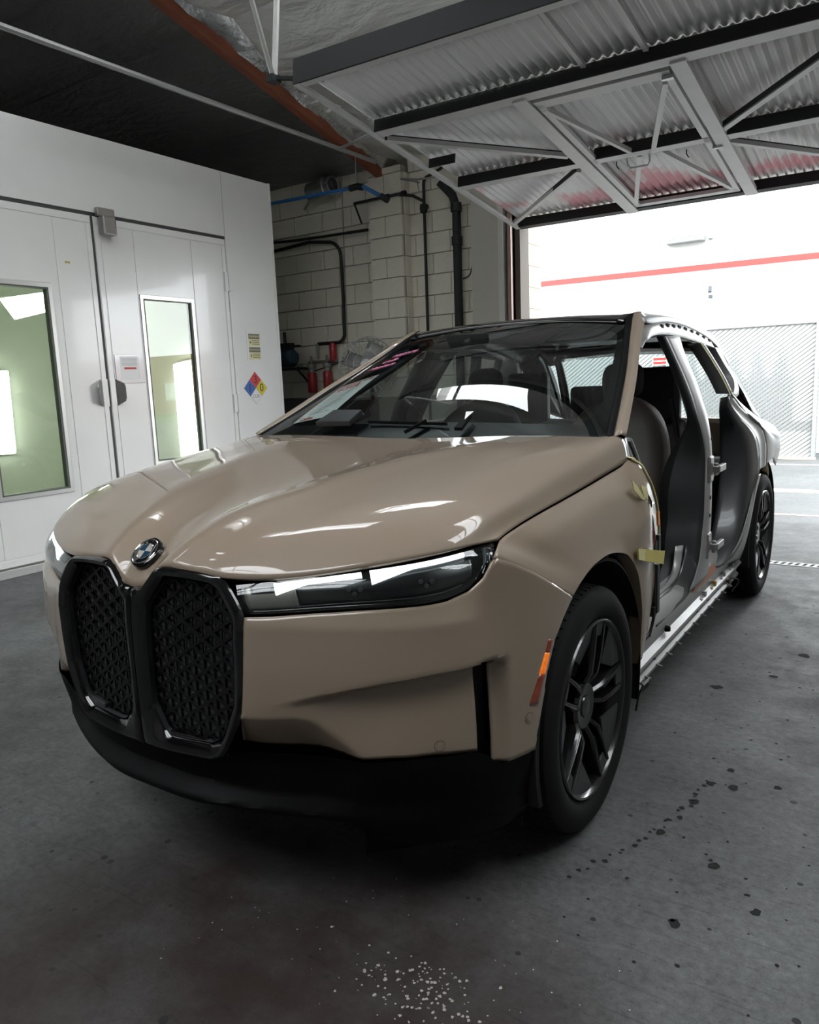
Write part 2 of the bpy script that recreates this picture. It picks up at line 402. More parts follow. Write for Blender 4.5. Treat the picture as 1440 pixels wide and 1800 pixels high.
def struct(o): o['kind'] = 'structure'; return o
def stuff(o): o['kind'] = 'stuff'; return o
def text(name, s, size, mtx, material, parent=None, depth=0.0005, align='CENTER', shear=0.0):
    c = bpy.data.curves.new(name, 'FONT'); c.body = s; c.size = size; c.extrude = depth; c.align_x = align; c.align_y = 'CENTER'; c.shear = shear
    c.materials.append(material)
    t = bpy.data.objects.new(name, c); COL.objects.link(t)
    dg = bpy.context.evaluated_depsgraph_get(); me = bpy.data.meshes.new_from_object(t.evaluated_get(dg))
    bpy.data.objects.remove(t)
    me.transform(mtx)
    o = bpy.data.objects.new(name, me); COL.objects.link(o)
    if parent is not None:
        o.parent = parent; o.matrix_parent_inverse = Matrix.Translation(-Vector(parent_world(parent)))
    return o
def frame(o, ux, uy):
    ux = Vector(ux).normalized(); uy = Vector(uy); uy = (uy - ux * uy.dot(ux)).normalized(); n = ux.cross(uy)
    return Matrix(((ux.x, uy.x, n.x, o[0]), (ux.y, uy.y, n.y, o[1]), (ux.z, uy.z, n.z, o[2]), (0, 0, 0, 1)))
def dup(o, parent=None):
    c = o.copy(); COL.objects.link(c)
    if parent is not None: c.parent = parent
    for ch in o.children: dup(ch, c)
    return c

# ================================================================== STRUCTURE
struct(MB().add([(-9, -9, 0), (9, -9, 0), (9, 5.62, 0), (-9, 5.62, 0), (-9, -9, -.2), (9, -9, -.2), (9, 5.62, -.2), (-9, 5.62, -.2)],
                [(0, 1, 2, 3), (7, 6, 5, 4), (0, 4, 5, 1), (1, 5, 6, 2), (2, 6, 7, 3), (3, 7, 4, 0)]).obj('floor', M['floor']))
struct(MB().box((-60, 5.62, -.2), (90, 90, -.004)).obj('ground_outside', M['ground']))

# back wall of painted blocks: mortar backing, blocks laid course by course as its parts
wall = struct(MB().box((-8.6, 5.53, 0), (-1.96, 5.75, 4.05)).obj('wall_back', M['mortar']))
def lay_blocks(par, x0, x1, z0, z1, yf, dep, L=.456, h=.228, zref=3.328, m=M['block'], jx=0.0):
    protos = {}
    k0 = int(math.floor((z0 - zref) / h)); k = k0
    while zref + k * h < z1 - .02:
        a, b = max(z0, zref + k * h), min(z1, zref + (k + 1) * h)
        off = jx + (L / 2 if k % 2 else 0)
        i = math.floor((x0 - off) / L)
        while off + i * L < x1 - .02:
            p, q = max(x0, off + i * L), min(x1, off + (i + 1) * L); i += 1
            if q - p < .04 or b - a < .04: continue
            key = (round(q - p, 3), round(b - a, 3))
            if key not in protos:
                w, hh = q - p - .003, b - a - .006; e = .003
                V = [(-w/2, 0, -hh/2), (w/2, 0, -hh/2), (w/2, 0, hh/2), (-w/2, 0, hh/2)]
                V += [(-w/2 + e, -dep + e*0, -hh/2 + e), (w/2 - e, -dep, -hh/2 + e), (w/2 - e, -dep, hh/2 - e), (-w/2 + e, -dep, hh/2 - e)]
                protos[key] = MB().add(V, [(0, 1, 5, 4), (1, 2, 6, 5), (2, 3, 7, 6), (3, 0, 4, 7), (4, 5, 6, 7)]).obj('block', m, par)
                o = protos[key]
            else:
                o = protos[key].copy(); COL.objects.link(o)
            o.location = ((p + q) / 2, yf + random.uniform(-.0015, .0015), (a + b) / 2)
        k += 1
lay_blocks(wall, -5.75, -3.74, 1.25, 3.97, 5.53, .03)
lay_blocks(wall, -3.27, -2.44, 1.25, 3.97, 5.53, .03)
MB().box((-8.6, 5.505, 0), (-3.74, 5.53, 1.25)).obj('painted_dado', M['darkpaint'], wall)
pil = struct(MB().box((-3.735, 5.385, 0), (-3.275, 5.52, 3.86)).obj('wall_pilaster', M['mortar']))
lay_blocks(pil, -3.74, -3.27, 1.25, 3.86, 5.39, .03, jx=-3.74)
# side courses of the pilaster
for k in range(-9, 3):
    z = 3.328 + k * .228
    if z + .228 > 3.87 or z < 1.2: continue
    MB().hexa([(-3.27, 5.392, z + .004), (-3.27, 5.498, z + .004), (-3.27, 5.498, z + .224), (-3.27, 5.392, z + .224)], (.012, 0, 0)).obj('block', M['block'], pil)
# opening: painted board, white post, track, dark reveal, tan outer blocks
struct(MB().box((-2.44, 5.44, 0), (-2.10, 5.53, 3.55)).obj('trim_1', M['board'], None))
struct(MB().box((-2.10, 5.40, 0), (-2.032, 5.53, 3.3)).obj('trim_2', M['whitewood'], None, bevel=.006))
track = struct(MB().box((-1.995, 5.42, 0), (-1.955, 5.46, 3.2)).box((-1.995, 5.46, 0), (-1.985, 5.53, 3.2)).obj('trim_3', M['track']))
struct(MB().box((-1.985, 5.53, 0), (-1.90, 5.75, 3.3)).obj('trim_4', M['jambwood']))
wo = struct(MB().box((-2.3, 5.75, 0), (-1.905, 6.05, 4.3)).obj('wall_outer_left', M['mortar']))
for k in range(-14, 5):
    z = 3.328 + k * .228
    if z < -.1: continue
    MB().box((-2.3, 5.742, z + .004), (-1.898, 6.06, z + .224)).obj('block', M['block_out'], wo)
# header, pier between the two bays, right pier
struct(MB().box((-1.98, 5.53, 3.12), (6.3, 5.75, 4.3)).obj('wall_header', M['block']))
struct(MB().box((1.72, 5.5, 0), (2.18, 5.75, 3.2)).obj('wall_pier', M['block']))
struct(MB().box((2.1, 5.55, 0), (5.8, 5.7, 3.2)).obj('wall_right_bay', M['block']))
struct(MB().box((5.72, 5.5, 0), (6.3, 5.75, 3.2)).obj('wall_pier_right', M['block']))
struct(MB().box((6.1, -8.3, 0), (6.3, 5.75, 6)).obj('wall_right', M['shopwall']))
struct(MB().box((-8.6, -8.3, 0), (6.3, -8.1, 6)).obj('wall_front', M['shopwall']))
struct(MB().box((-8.6, -8.3, 0), (-8.4, 5.75, 6)).obj('wall_left', M['shopwall']))

# ceiling: foil sheets hung between purlins, rising away from the back wall
zc = lambda y: 3.95 + .24 * (5.6 - max(y, -1.0))
ceil = struct(MB().add([(-8.6, 5.75, zc(5.75) + .2), (6.3, 5.75, zc(5.75) + .2), (6.3, 4.6, zc(4.6) + .2), (-8.6, 4.6, zc(4.6) + .2)], [(0, 1, 2, 3)]).obj('ceiling', M['foil']))
SKY = [(-2.2, -.80, 2.14, 3.0), (1.2, 5.8, .6, 1.76), (-3.3, -1.2, .62, 1.2), (3.0, 5.8, -.6, .55), (-3.3, 1.2, -4.5, -3.0), (-3.3, 1.2, -6.2, -4.7)]  # first one is in view, the rest are added to fill the room with light
def foil_sheet(y0, y1, x0, x1, nx=28):
    ys = np.linspace(y0, y1, 7); xs = np.linspace(x0, x1, nx)
    G = np.array([[(x, y, zc(y) - .10 * math.sin(math.pi * (y - y0) / (y1 - y0)) * (1 if x1 - x0 > 1 else .2) + .03 * math.sin(3.1 * x + 2 * y) * math.sin(math.pi * (y - y0) / (y1 - y0))) for x in xs] for y in ys])
    return MB().grid(G).obj('foil_sheet', M['foil'] if x0 > -3.6 else M['foil_shaded'], ceil, smooth=True, out=(0, 0, -50))  # left of the rafter the darker copy carries the ceiling's shade
yy = [5.7, 4.4, 3.0, 2.14, 1.76, 1.2, .6, -.6, -1.8, -3.0, -4.6, -6.2, -8.2]
for a, b in zip(yy[1:], yy[:-1]):
    xs = [-8.5, -3.6, 6.2]
    cuts = sorted([(sx0, sx1) for sx0, sx1, sy0, sy1 in SKY if sy0 < (a + b) / 2 < sy1] + [(-3.62, -3.54)])
    p = -8.5
    for c0, c1 in cuts:
        if c0 - p > .05: foil_sheet(a, b, p, c0)
        p = max(p, c1)
    foil_sheet(a, b, p, 6.2)
def skylight(sx0, sx1, sy0, sy1, label):
    e = empty('skylight', label, 'skylight', ((sx0 + sx1) / 2, (sy0 + sy1) / 2, zc((sy0 + sy1) / 2)), 'roof skylights')
    P = lambda x, y, d: (x, y, zc(y) + d)
    for a, b in (((sx0, sy0), (sx1, sy0)), ((sx1, sy0), (sx1, sy1)), ((sx1, sy1), (sx0, sy1)), ((sx0, sy1), (sx0, sy0))):
        MB().hexa([P(*a, -.04), P(*b, -.04), P(*b, .25), P(*a, .25)], (.012 if a[0] == b[0] else 0, .012 if a[1] == b[1] else 0, 0)).obj('curb', M['whitewood'], e)
    ym = sy0 + .62 * (sy1 - sy0)
    MB().beam(P(sx0, ym, .03), P(sx1, ym, .03), .045, .04).obj('glazing_bar', M['steel_dark_shade'], e)
    xm = sx0 + .2 * (sx1 - sx0)
    MB().beam(P(xm, sy0, .03), P(xm, sy1, .03), .035, .04).obj('glazing_bar', M['steel_dark_shade'], e)
    return e
skylight(*SKY[0], 'white skylight cut off by the top edge, above the dark door frame')
for q, lab in zip(SKY[1:], ('long unseen skylight added for fill light in front of the raised door, reaching over the right-hand bay', 'unseen skylight added for fill light in front of the raised door, beside the red rafter', 'short unseen skylight added for fill light over the right-hand bay', 'long unseen skylight added for fill light toward the front of the shop', 'long unseen skylight added for fill light nearest the front wall')):
    skylight(*q, lab)

# red timber rafter with foil lapped over its right side
raf = empty('red_rafter', 'red-brown timber rafter running down the foil ceiling to the block pilaster', 'rafter', (-3.6, 5.3, 3.83))
def zb(y): return 3.80 + (5.243 - y) * .2536
MB().hexa([(-3.62, 5.5, zb(5.5)), (-3.62, -1, zb(-1)), (-3.62, -1, zb(-1) + .15), (-3.62, 5.5, zb(5.5) + .15)], (.09, 0, 0)).obj('timber', M['wood'], raf, bevel=.006)
G = []
for i, y in enumerate(np.linspace(5.45, -1, 70)):
    w = .012 * math.sin(y * 9) + .008 * math.sin(y * 23)
    G.append([(-3.525, y, zb(y) + .09 + w), (-3.47 + w, y, zb(y) + .12), (-3.40 + w, y, zb(y) + .17 + w), (-3.33, y, zb(y) + .24)])
MB().grid(np.array(G)).obj('foil_lap', M['foil_bright'], raf, smooth=True)
# grey conduit under the ceiling along the booth
tag(MB().tube([(-3.44, -4.0, 3.85), (-3.44, .932, 3.85), (-3.422, 4.685, 3.85), (-3.42, 5.1, 3.85)], .022, 8).obj('ceiling_conduit', M['pipe_grey'], smooth=True),
    'long straight grey conduit hung under the foil ceiling above the white booth', 'conduit')

# ================================================================== TILT-UP DOOR
P0 = np.array([-1.738, 5.114, 2.909]); _P1 = np.array([-1.738, 1.859, 3.347])
DE = (_P1 - P0) / np.linalg.norm(_P1 - P0); DU = np.array([math.cos(math.radians(1.5)), math.sin(math.radians(1.5)), 0]); DN = np.cross(DU, DE); DN /= np.linalg.norm(DN)
if DN[2] > 0: DN = -DN                                     # down, into the room
D = lambda s_, t_, d_=0.0: P0 + s_ * DU + t_ * DE + d_ * DN
def dbox(mb, s0, s1, t0, t1, d0, d1):
    return mb.hexa([D(s0, t0, d0), D(s1, t0, d0), D(s1, t1, d0), D(s0, t1, d0)], (d1 - d0) * DN)
def dbar(mb, a, b, w, d0, d1):
    (s0, t0), (s1, t1) = a, b; L = math.hypot(s1 - s0, t1 - t0); nx, ny = -(t1 - t0) / L * w / 2, (s1 - s0) / L * w / 2
    return mb.hexa([D(s0 - nx, t0 - ny, d0), D(s1 - nx, t1 - ny, d0), D(s1 + nx, t1 + ny, d0), D(s0 + nx, t0 + ny, d0)], (d1 - d0) * DN)
gd = empty('tilt_up_door', 'grey corrugated tilt-up garage door swung open overhead', 'garage door', tuple(P0))
DW = 3.33
for t0, t1 in ((.035, 1.25), (1.27, 2.47), (2.49, 3.28)):
    ns = 49 * 6
    G = np.array([[D(.03 + (DW - .06) * i / ns, t, -.098 + .0125 * math.sin(2 * math.pi * i / 6)) for i in range(ns + 1)] for t in np.linspace(t0, t1, 4)])
    MB().grid(G).obj('corrugated_sheet', M['corr'], gd, smooth=True, solid=.0015)
def angle_beam(t, s0, s1, fl=.10):
    b = dbox(MB(), s0, s1, t - fl, t - .004, -.006, 0).obj('beam', M['door_steel'], gd)
    dbox(MB(), s0 + .02, s1, t - .004, t + .004, -.085, .001).obj('web', M['steel_dark_shade'], b)  # web darker than its flange, shade put into the colour
angle_beam(2.48, .03, DW); angle_beam(1.262, .03, 1.12, .09); angle_beam(1.262, 2.2, DW, .09); angle_beam(1.275, 1.24, 2.10, .085)
b = dbox(MB(), 0, DW, 3.285, 3.30, -.16, .0).obj('beam', M['steel_dark_shade'], gd)
dbox(MB(), 0, DW, 3.235, 3.285, -.006, 0).obj('flange', M['door_steel'], b)
b = dbox(MB(), .03, DW, -.03, -.02, -.085, .0).obj('beam', M['steel_dark_shade'], gd)
dbox(MB(), .03, DW, .045, .053, -.085, .0).obj('web', M['steel_dark_shade'], b); dbox(MB(), .03, DW, -.02, .046, -.006, 0).obj('flange', M['steel_dark_shade'], b)
for s0 in (0, DW - .045):
    dbox(MB(), s0, s0 + .045, 0, 3.29, -.02, .004).obj('side_rail', M['door_steel'], gd)
for s0, s1 in ((1.115, 1.215), (2.13, 2.225)):
    o = dbox(MB(), s0, s1, -.02, 2.42, -.03, .012).obj('post', M['door_steel'], gd, bevel=.003)
dbox(MB(), 1.215, 2.13, 2.345, 2.43, -.09, -.08).obj('gap', M['void'], gd)
# wicket door inside the frame
for nm, q in (('wicket_rail', (1.225, 2.105, 2.24, 2.335)), ('wicket_rail', (1.225, 2.105, .085, .15)), ('wicket_stile', (1.225, 1.275, .10, 2.30)), ('wicket_stile', (2.06, 2.105, .10, 2.30))):
    dbox(MB(), *q, -.03, .0).obj(nm, M['door_steel'], gd, bevel=.002)
dbox(MB(), 1.222, 1.228, .1, 2.3, -.05, .0).obj('wicket_gap', M['steel_dark_shade'], gd)
for a, b_, w in (((.043, 2.313), (1.10, 1.40), .045), ((.03, .13), (1.07, 1.10), .04), ((1.253, 2.201), (1.565, 1.19), .03), ((2.043, 2.176), (1.697, 1.22), .035),
                 ((1.235, .132), (1.579, 1.17), .035), ((1.733, 1.19), (2.06, .14), .035), ((2.20, 1.33), (3.30, 2.43), .045), ((2.20, 1.12), (3.30, .05), .04)):
    dbar(MB(), a, b_, w, -.03, .002).obj('brace', M['door_steel'], gd)
    # upstand of each brace angle, its shade put into the colour
L_ = lambda a, b_, w, d0, d1: dbar(MB(), a, b_, w, d0, d1)
for a, b_ in (((.043, 2.336), (1.10, 1.423)), ((.05, .15), (1.055, 1.12)), ((2.185, 1.36), (3.28, 2.455)), ((2.20, 1.142), (3.30, .072))):
    L_(a, b_, .006, -.04, .0).obj('brace_web', M['steel_dark_shade'], gd)
dbox(MB(), .05, .29, 1.725, 1.735, -.07, .0).obj('hinge_plate', M['steel_dark_shade'], gd)
for s0 in (1.62, 2.0): dbox(MB(), s0, s0 + .03, 2.50, 3.26, -.08, -.055).obj('sheet_lap', M['door_steel'], gd)
h = MB().tube([D(1.49, 1.19, 0), D(1.49, 1.17, .045), D(1.51, 1.15, .065), D(1.64, 1.15, .065), D(1.66, 1.17, .045), D(1.66, 1.19, 0)], .007).obj('pull_handle', M['door_steel'], gd, smooth=True)
for q in ((1.40, 1.16), (1.92, 1.14)):
    MB().tube([D(q[0], q[1], 0), D(q[0], q[1], .03), D(q[0] + .01, q[1] - .02, .05), D(q[0] + .02, q[1], .06)], .004).obj('hook', M['steel_dark_shade'], gd)
for q in ((2.05, 2.26), (2.10, 1.10)):
    dbox(MB(), q[0], q[0] + .07, q[1], q[1] + .03, 0, .025).obj('latch_bracket', M['alu_frame'], gd, bevel=.003)
# hanger struts from the roof to the door arm, with arm and pivot
hg = empty('door_hanger', 'steel V-shaped hanger from the roof to the tilt-up door corner', 'hanger', (-1.85, 1.787, 3.397))
MB().tube([(-1.85, 1.787, 3.40), (-1.85, 1.36, 4.55), (-1.85, 1.30, 4.98)], .017, 8).obj('strut', M['alu_frame'], hg, smooth=True)
MB().tube([(-1.85, 1.80, 3.40), (-1.85, 1.885, 4.0), (-1.85, 1.98, 4.75)], .020, 8).obj('strut', M['door_steel'], hg, smooth=True)
MB().box((-1.88, 1.75, 3.37), (-1.82, 1.83, 3.41)).beam((-1.85, 1.78, 3.395), (-1.62, 2.02, 3.40), .03, .02).obj('pivot_arm', M['steel_dark_shade'], hg)
tag(MB().tube([(-3.1, 4.05, 3.70), (-1.745, 2.75, 3.27)], .014, 8).obj('side_stay', M['pipe_grey'], smooth=True), 'thin grey stay rod between the red rafter and the door side rail', 'rod')

# ================================================================== PAINT BOOTH
BX = -4.29
bo = empty('paint_booth', 'large white paint spray booth with two windowed doors on the left', 'spray booth', (BX, 2.1, 0))
def slab(name, y0, y1, z0, z1, dep=.05, front=0.0, m=None, par=None, bevel=.004):
    return MB().box((BX - dep, y0, z0), (BX + front, y1, z1)).obj(name, m or M['booth'], par or bo, bevel=bevel)
slab('top_panel', -2.2, 3.598, 2.985, 3.62); slab('side_panel', 3.602, 4.30, .07, 3.62)
slab('left_panel', -2.2, .545, .07, 2.975)
MB().box((BX - 4.4, -2.2, 3.55), (BX - .05, 4.30, 3.62)).obj('roof_panel', M['booth'], bo)
MB().box((BX - 4.1, 4.22, 0), (BX - .05, 4.30, 3.55)).obj('end_wall', M['booth_in'], bo)
MB().box((BX - 4.1, -2.2, 0), (BX - .05, -2.12, 3.55)).obj('end_wall', M['booth_in'], bo)
MB().box((BX - 4.08, -2.2, 0), (BX - 4.0, 4.30, 3.55)).obj('rear_wall', M['booth_in'], bo)
MB().box((BX - 4.0, -2.12, .0), (BX - .05, 4.22, .06)).obj('booth_floor', M['booth_in'], bo)
MB().box((BX - 4.0, -2.12, 3.0), (BX - .06, 4.22, 3.05)).obj('booth_ceiling', M['booth_in'], bo)
MB().box((BX - .10, -2.1, 0), (BX - .055, 4.2, .13)).obj('sill_board', M['booth_in'], bo)
slab('base_rail', -2.2, 4.30, 0.0, .068, .06, .012, M['alu_frame'])
# corner trim at the right edge
slab('corner_trim', 4.275, 4.312, .0, 3.625, .06, .004, M['booth'])
def booth_door(y0, y1, cuts, win, zt=2.955):
    """y0..y1 leaf; cuts: panel joints; win: y0,y1,z0,z1"""
    zb_ = .085
    d = MB().box((BX - .05, y0, zb_), (BX - .04, y1, zt))
    # leaf frame with a window hole
    d = MB()
    w0, w1, v0, v1 = win
    for a in ((y0, w0, zb_, zt), (w1, y1, zb_, zt), (w0, w1, zb_, v0), (w0, w1, v1, zt)):
        d.box((BX - .045, a[0], a[2]), (BX - .006, a[1], a[3]))
    leaf = d.obj('booth_door', M['booth'], bo)
    rail = .06
    MB().box((BX - .006, y0 + .004, zt - rail), (BX, y1 - .004, zt - .003)).box((BX - .006, y0 + .004, zb_), (BX, y1 - .004, zb_ + rail)) \
        .box((BX - .006, y0 + .004, zb_ + rail + .006), (BX, y0 + .05, zt - rail - .006)).box((BX - .006, y1 - .05, zb_ + rail + .006), (BX, y1 - .004, zt - rail - .006)).obj('door_edge', M['booth'], leaf, bevel=.003)
    ys = [y0 + .056] + list(cuts) + [y1 - .056]
    z0_, z1_ = zb_ + rail + .006, zt - rail - .006
    for a, b in zip(ys[:-1], ys[1:]):
        a2, b2 = a + .004, b - .004
        if a2 < w0 and b2 > w1:
            q = MB()
            for r in ((a2, w0 - .045, z0_, z1_), (w1 + .045, b2, z0_, z1_), (w0 - .045, w1 + .045, z0_, v0 - .045), (w0 - .045, w1 + .045, v1 + .045, z1_)):
                q.box((BX - .006, r[0], r[2]), (BX - .001, r[1], r[3]))
            q.obj('door_panel', M['booth'], leaf)
        else:
            MB().box((BX - .006, a2, z0_), (BX - .001, b2, z1_)).obj('door_panel', M['booth'], leaf, bevel=.002)
    f = MB()
    for r in ((w0 - .042, w1 + .042, v0 - .042, v0 - .008), (w0 - .042, w1 + .042, v1 + .008, v1 + .042), (w0 - .042, w0 - .008, v0 - .008, v1 + .008), (w1 + .008, w1 + .042, v0 - .008, v1 + .008)):
        f.box((BX - .008, r[0], r[2]), (BX + .008, r[1], r[3]))
    f.obj('window_frame', M['alu_frame'], leaf, bevel=.002)
    g = MB()
    for r in ((w0 - .008, w1 + .008, v0 - .008, v0 + .006), (w0 - .008, w1 + .008, v1 - .006, v1 + .008), (w0 - .008, w0 + .006, v0, v1), (w1 - .006, w1 + .008, v0, v1)):
        g.box((BX - .05, r[0], r[2]), (BX + .004, r[1], r[3]))
    g.obj('window_gasket', M['gasket'], leaf)
    MB().add([(BX - .012, w0, v0), (BX - .012, w1, v0), (BX - .012, w1, v1), (BX - .012, w0, v1)], [(0, 1, 2, 3)]).obj('window_pane', M['boothglass'], leaf)
    return leaf
dl = booth_door(.555, 2.052, (.955, 1.69), (1.005, 1.578, .665, 2.315))
dr = booth_door(2.078, 3.59, (2.47, 3.135), (2.525, 3.072, .795, 2.288))
MB().box((BX - .03, 2.053, .09), (BX - .008, 2.077, 2.96)).obj('meeting_seam', M['seam'], bo)
MB().box((BX - .03, .5, 2.957), (BX - .008, 3.6, 2.984)).obj('head_seam', M['seam'], bo)
# latch box at the top, D handles, hinge
lt = MB().box((BX + .001, 2.12, 2.80), (BX + .085, 2.25, 2.96)).obj('latch', M['steel'], bo, bevel=.012)
MB().box((BX + .001, 2.10, 2.96), (BX + .045, 2.27, 3.03)).obj('latch_keeper', M['steel'], lt, bevel=.006)
for yc, sg, par in ((1.985, -1, dl), (2.135, 1, dr)):
    q = [(0, 1.33), (.075, 1.37), (.085, 1.40), (.085, 1.50), (.075, 1.53), (0, 1.57)]
    c_, s_ = math.cos(math.radians(52)), math.sin(math.radians(52)) * sg
    MB().hexa([(BX + .002 + r * c_, yc + r * s_, z) for r, z in q], (.004 * abs(s_), -.004 * c_ * sg, 0)).obj('pull_handle', M['steel'], par)
    MB().box((BX, yc - .035 * sg - .02, 1.33), (BX + .004, yc - .035 * sg + .035, 1.57)).obj('handle_base', M['booth'], par)
for z in (2.44, 1.2):
    MB().box((BX, 3.545, z), (BX + .012, 3.592, z + .19)).box((BX, 3.602, z + .01), (BX + .008, 3.66, z + .17)).lathe([(.001, 0), (.011, 0), (.011, .2), (.001, .2)], (BX + .012, 3.598, z - .005), (0, 0, 1), 10).obj('hinge', M['booth'], bo)
tag(MB().box((BX, 1.77, 2.535), (BX + .004, 1.815, 2.55)).obj('adhesive_scrap', M['tape']), 'tiny yellow scrap of tape on the left booth door', 'tape')
# fluorescent fixtures inside the booth
def booth_light(name, corners, n, label, nrm):
    c = [Vector(p) for p in corners]; e = empty(name, label, 'light', tuple(sum(c, Vector()) / 4), 'paint booth lights')
    nv = Vector(nrm); 
    MB().hexa([p - nv * .06 for p in c], tuple(nv * .03)).obj('housing', M['nf_white'], e)
    for i in range(n):
        k = (i + .5) / n; a = c[0].lerp(c[1], k); b_ = c[3].lerp(c[2], k)
        MB().tube([a.lerp(b_, .02), a.lerp(b_, .98)], (c[1] - c[0]).length / n * .36, 8).obj('tube', M['tube'], e, smooth=True)
    return e
booth_light('booth_light', [(-5.91, 4.14, 1.79), (-5.53, 4.14, 1.83), (-5.53, 4.14, .62), (-5.92, 4.14, .60)], 3, 'tall fluorescent light seen through the right booth window', (0, -1, 0))
booth_light('booth_light', [(-8.2, 3.13, 1.80), (-8.2, 3.36, 1.81), (-8.2, 3.33, .72), (-8.2, 3.10, .72)], 2, 'tall fluorescent light seen through the left booth window', (1, 0, 0))
booth_light('booth_light', [(-7.6, 3.02, 2.642), (-7.6, 3.19, 2.396), (-7.6, 3.604, 2.507), (-7.6, 3.605, 2.759)], 4, 'slanted four-tube light up inside the left booth window', (1, 0, 0))
# notices on the booth
def sheet_at(y0, y1, z0, z1, m, dx=.002, name='sheet', par=None):
    return MB().box((BX + .0005, y0, z0), (BX + dx, y1, z1)).obj(name, m, par)
bf = lambda y, z, dx: frame((BX + dx, y, z), (0, 1, 0), (0, 0, 1))
ws = empty('warning_sign', 'small cream and olive warning sign on the white booth, above the coloured diamond', 'sign', (BX, 3.905, 1.895))
sheet_at(3.795, 4.02, 1.74, 2.055, M['nf_white'], .003, 'backing', ws)
for z in (1.965, 1.855 - .03):
    MB().box((BX + .003, 3.825, z), (BX + .0045, 3.99, z + .055)).obj('title_bar', M['sign_bar'], ws)
    MB().box((BX + .003, 3.825, z - .075), (BX + .004, 3.99, z - .003)).obj('text_panel', M['sign_cream'], ws)
    text('lettering', 'WARNING' if z > 1.9 else 'PRECAUCION', .034 if z > 1.9 else .024, bf(3.9075, z + .027, .0046), M['sign_cream'], ws)
    MB().add([(BX + .0046, 3.835, z - .045), (BX + .0046, 3.865, z - .045), (BX + .0046, 3.85, z - .015)], [(0, 1, 2)]).obj('hazard_symbol', M['sign_bar'], ws)
    for k in range(3): MB().box((BX + .004, 3.875, z - .02 - .018 * k), (BX + .0045, 3.98, z - .014 - .018 * k)).obj('text_line', M['sign_bar'], ws)
hz = empty('hazard_diamond', 'red, blue, yellow and white hazard diamond sign numbered 3, 1 and 0', 'sign', (BX, 3.883, 1.445))
cy_, cz_, hr = 3.883, 1.445, .176
def dia(cy, cz, r, dx0, dx1, m, nm):
    return MB().hexa([(BX + dx0, cy, cz - r), (BX + dx0, cy + r, cz), (BX + dx0, cy, cz + r), (BX + dx0, cy - r, cz)], (dx1 - dx0, 0, 0)).obj(nm, m, hz)
dia(cy_, cz_, hr, .0005, .002, M['ink'], 'backing')
for dy, dz, m, ch, sz in ((0, 1, M['nf_red'], '3', .12), (-1, 0, M['nf_blue'], '1', .12), (1, 0, M['nf_yellow'], '0', .12), (0, -1, M['nf_white'], 'COR', .05)):
    cy, cz = cy_ + dy * hr / 2, cz_ + dz * hr / 2
    f_ = dia(cy, cz, hr / 2 - .003, .002, .003, m, 'field')
    text('numeral', ch, sz, bf(cy, cz, .0035), M['ink_black'] if ch != 'COR' else M['ink'], hz)
nt_ = empty('plastic_sleeve', 'clear plastic document sleeve taped to the right booth door above its handle', 'notice', (BX, 2.31, 1.66))
MB().box((BX + .001, 2.15, 1.53), (BX + .006, 2.455, 1.785)).obj('sleeve', M['light_panel'], nt_, bevel=.002)
MB().box((BX + .006, 2.20, 1.56), (BX + .0066, 2.40, 1.77)).obj('page', M['paper'], nt_)
MB().box((BX + .0066, 2.24, 1.655), (BX + .0072, 2.37, 1.672)).obj('red_line', M['red_ink'], nt_)
for k in range(4): MB().box((BX + .0066, 2.22, 1.69 + .018 * k), (BX + .007, 2.38, 1.694 + .018 * k)).obj('text_line', M['ink'], nt_)

# ================================================================== PIPES AND SHOP EQUIPMENT ON THE BACK WALL
def arc(c, r, a0, a1, ux, uy, n=8):
    c, ux, uy = np.array(c, float), np.array(ux, float), np.array(uy, float)
    return [tuple(c + r * (math.cos(a) * ux + math.sin(a) * uy)) for a in np.linspace(math.radians(a0), math.radians(a1), n)]
tag(MB().tube([(-5.75, 5.41, 3.31), (-4.9, 5.41, 3.255), (-3.80, 5.41, 3.23)], .018, 8).obj('air_line', M['pipe_dark'], smooth=True), 'black pipe running level along the block wall to the pilaster', 'pipe')
_pts = [(-5.6, 5.455, 3.17), (-4.75, 5.455, 3.22)] + arc((-4.45, 5.455, 2.99), .19, 90, 0, (1, 0, 0), (0, 0, 1)) + [(-4.255, 5.455, 2.5), (-4.265, 5.455, 2.12)] + arc((-4.375, 5.455, 2.08), .11, 0, -90, (1, 0, 0), (0, 0, 1)) + [(-4.70, 5.455, 1.972)]
tag(MB().tube(_pts, .021, 8).obj('air_line', M['pipe_dark'], smooth=True), 'black pipe bending down the block wall to the red cylinders', 'pipe')
tag(MB().tube([(-4.21, 5.488, 3.95), (-4.235, 5.488, 2.86), (-4.26, 5.488, 1.4)], .009, 6).obj('thin_conduit', M['pipe_wall'], smooth=True), 'thin wall-coloured conduit running vertically beside the bent black pipe', 'conduit')
vp = empty('drop_pipe', 'slim black vertical pipe with a valve on the wall right of the pilaster', 'pipe', (-3.045, 5.45, 0))
MB().tube([(-3.05, 5.45, 0), (-3.03, 5.45, 3.62)] + arc((-2.96, 5.45, 3.62), .07, 180, 90, (1, 0, 0), (0, 0, 1), 5) + [(-2.70, 5.30, 3.70)], .017, 8).obj('riser', M['pipe_dark'], vp, smooth=True)
MB().tube([(-3.04, 5.45, 3.44), (-3.14, 5.40, 3.50), (-3.30, 5.33, 3.53), (-3.92, 5.33, 3.53)], .017, 8).obj('branch', M['pipe_dark'], vp, smooth=True)
MB().tube([(-3.92, 5.33, 3.53), (-3.84, 5.35, 3.30)], .012, 6).obj('stay', M['pipe_dark'], vp)
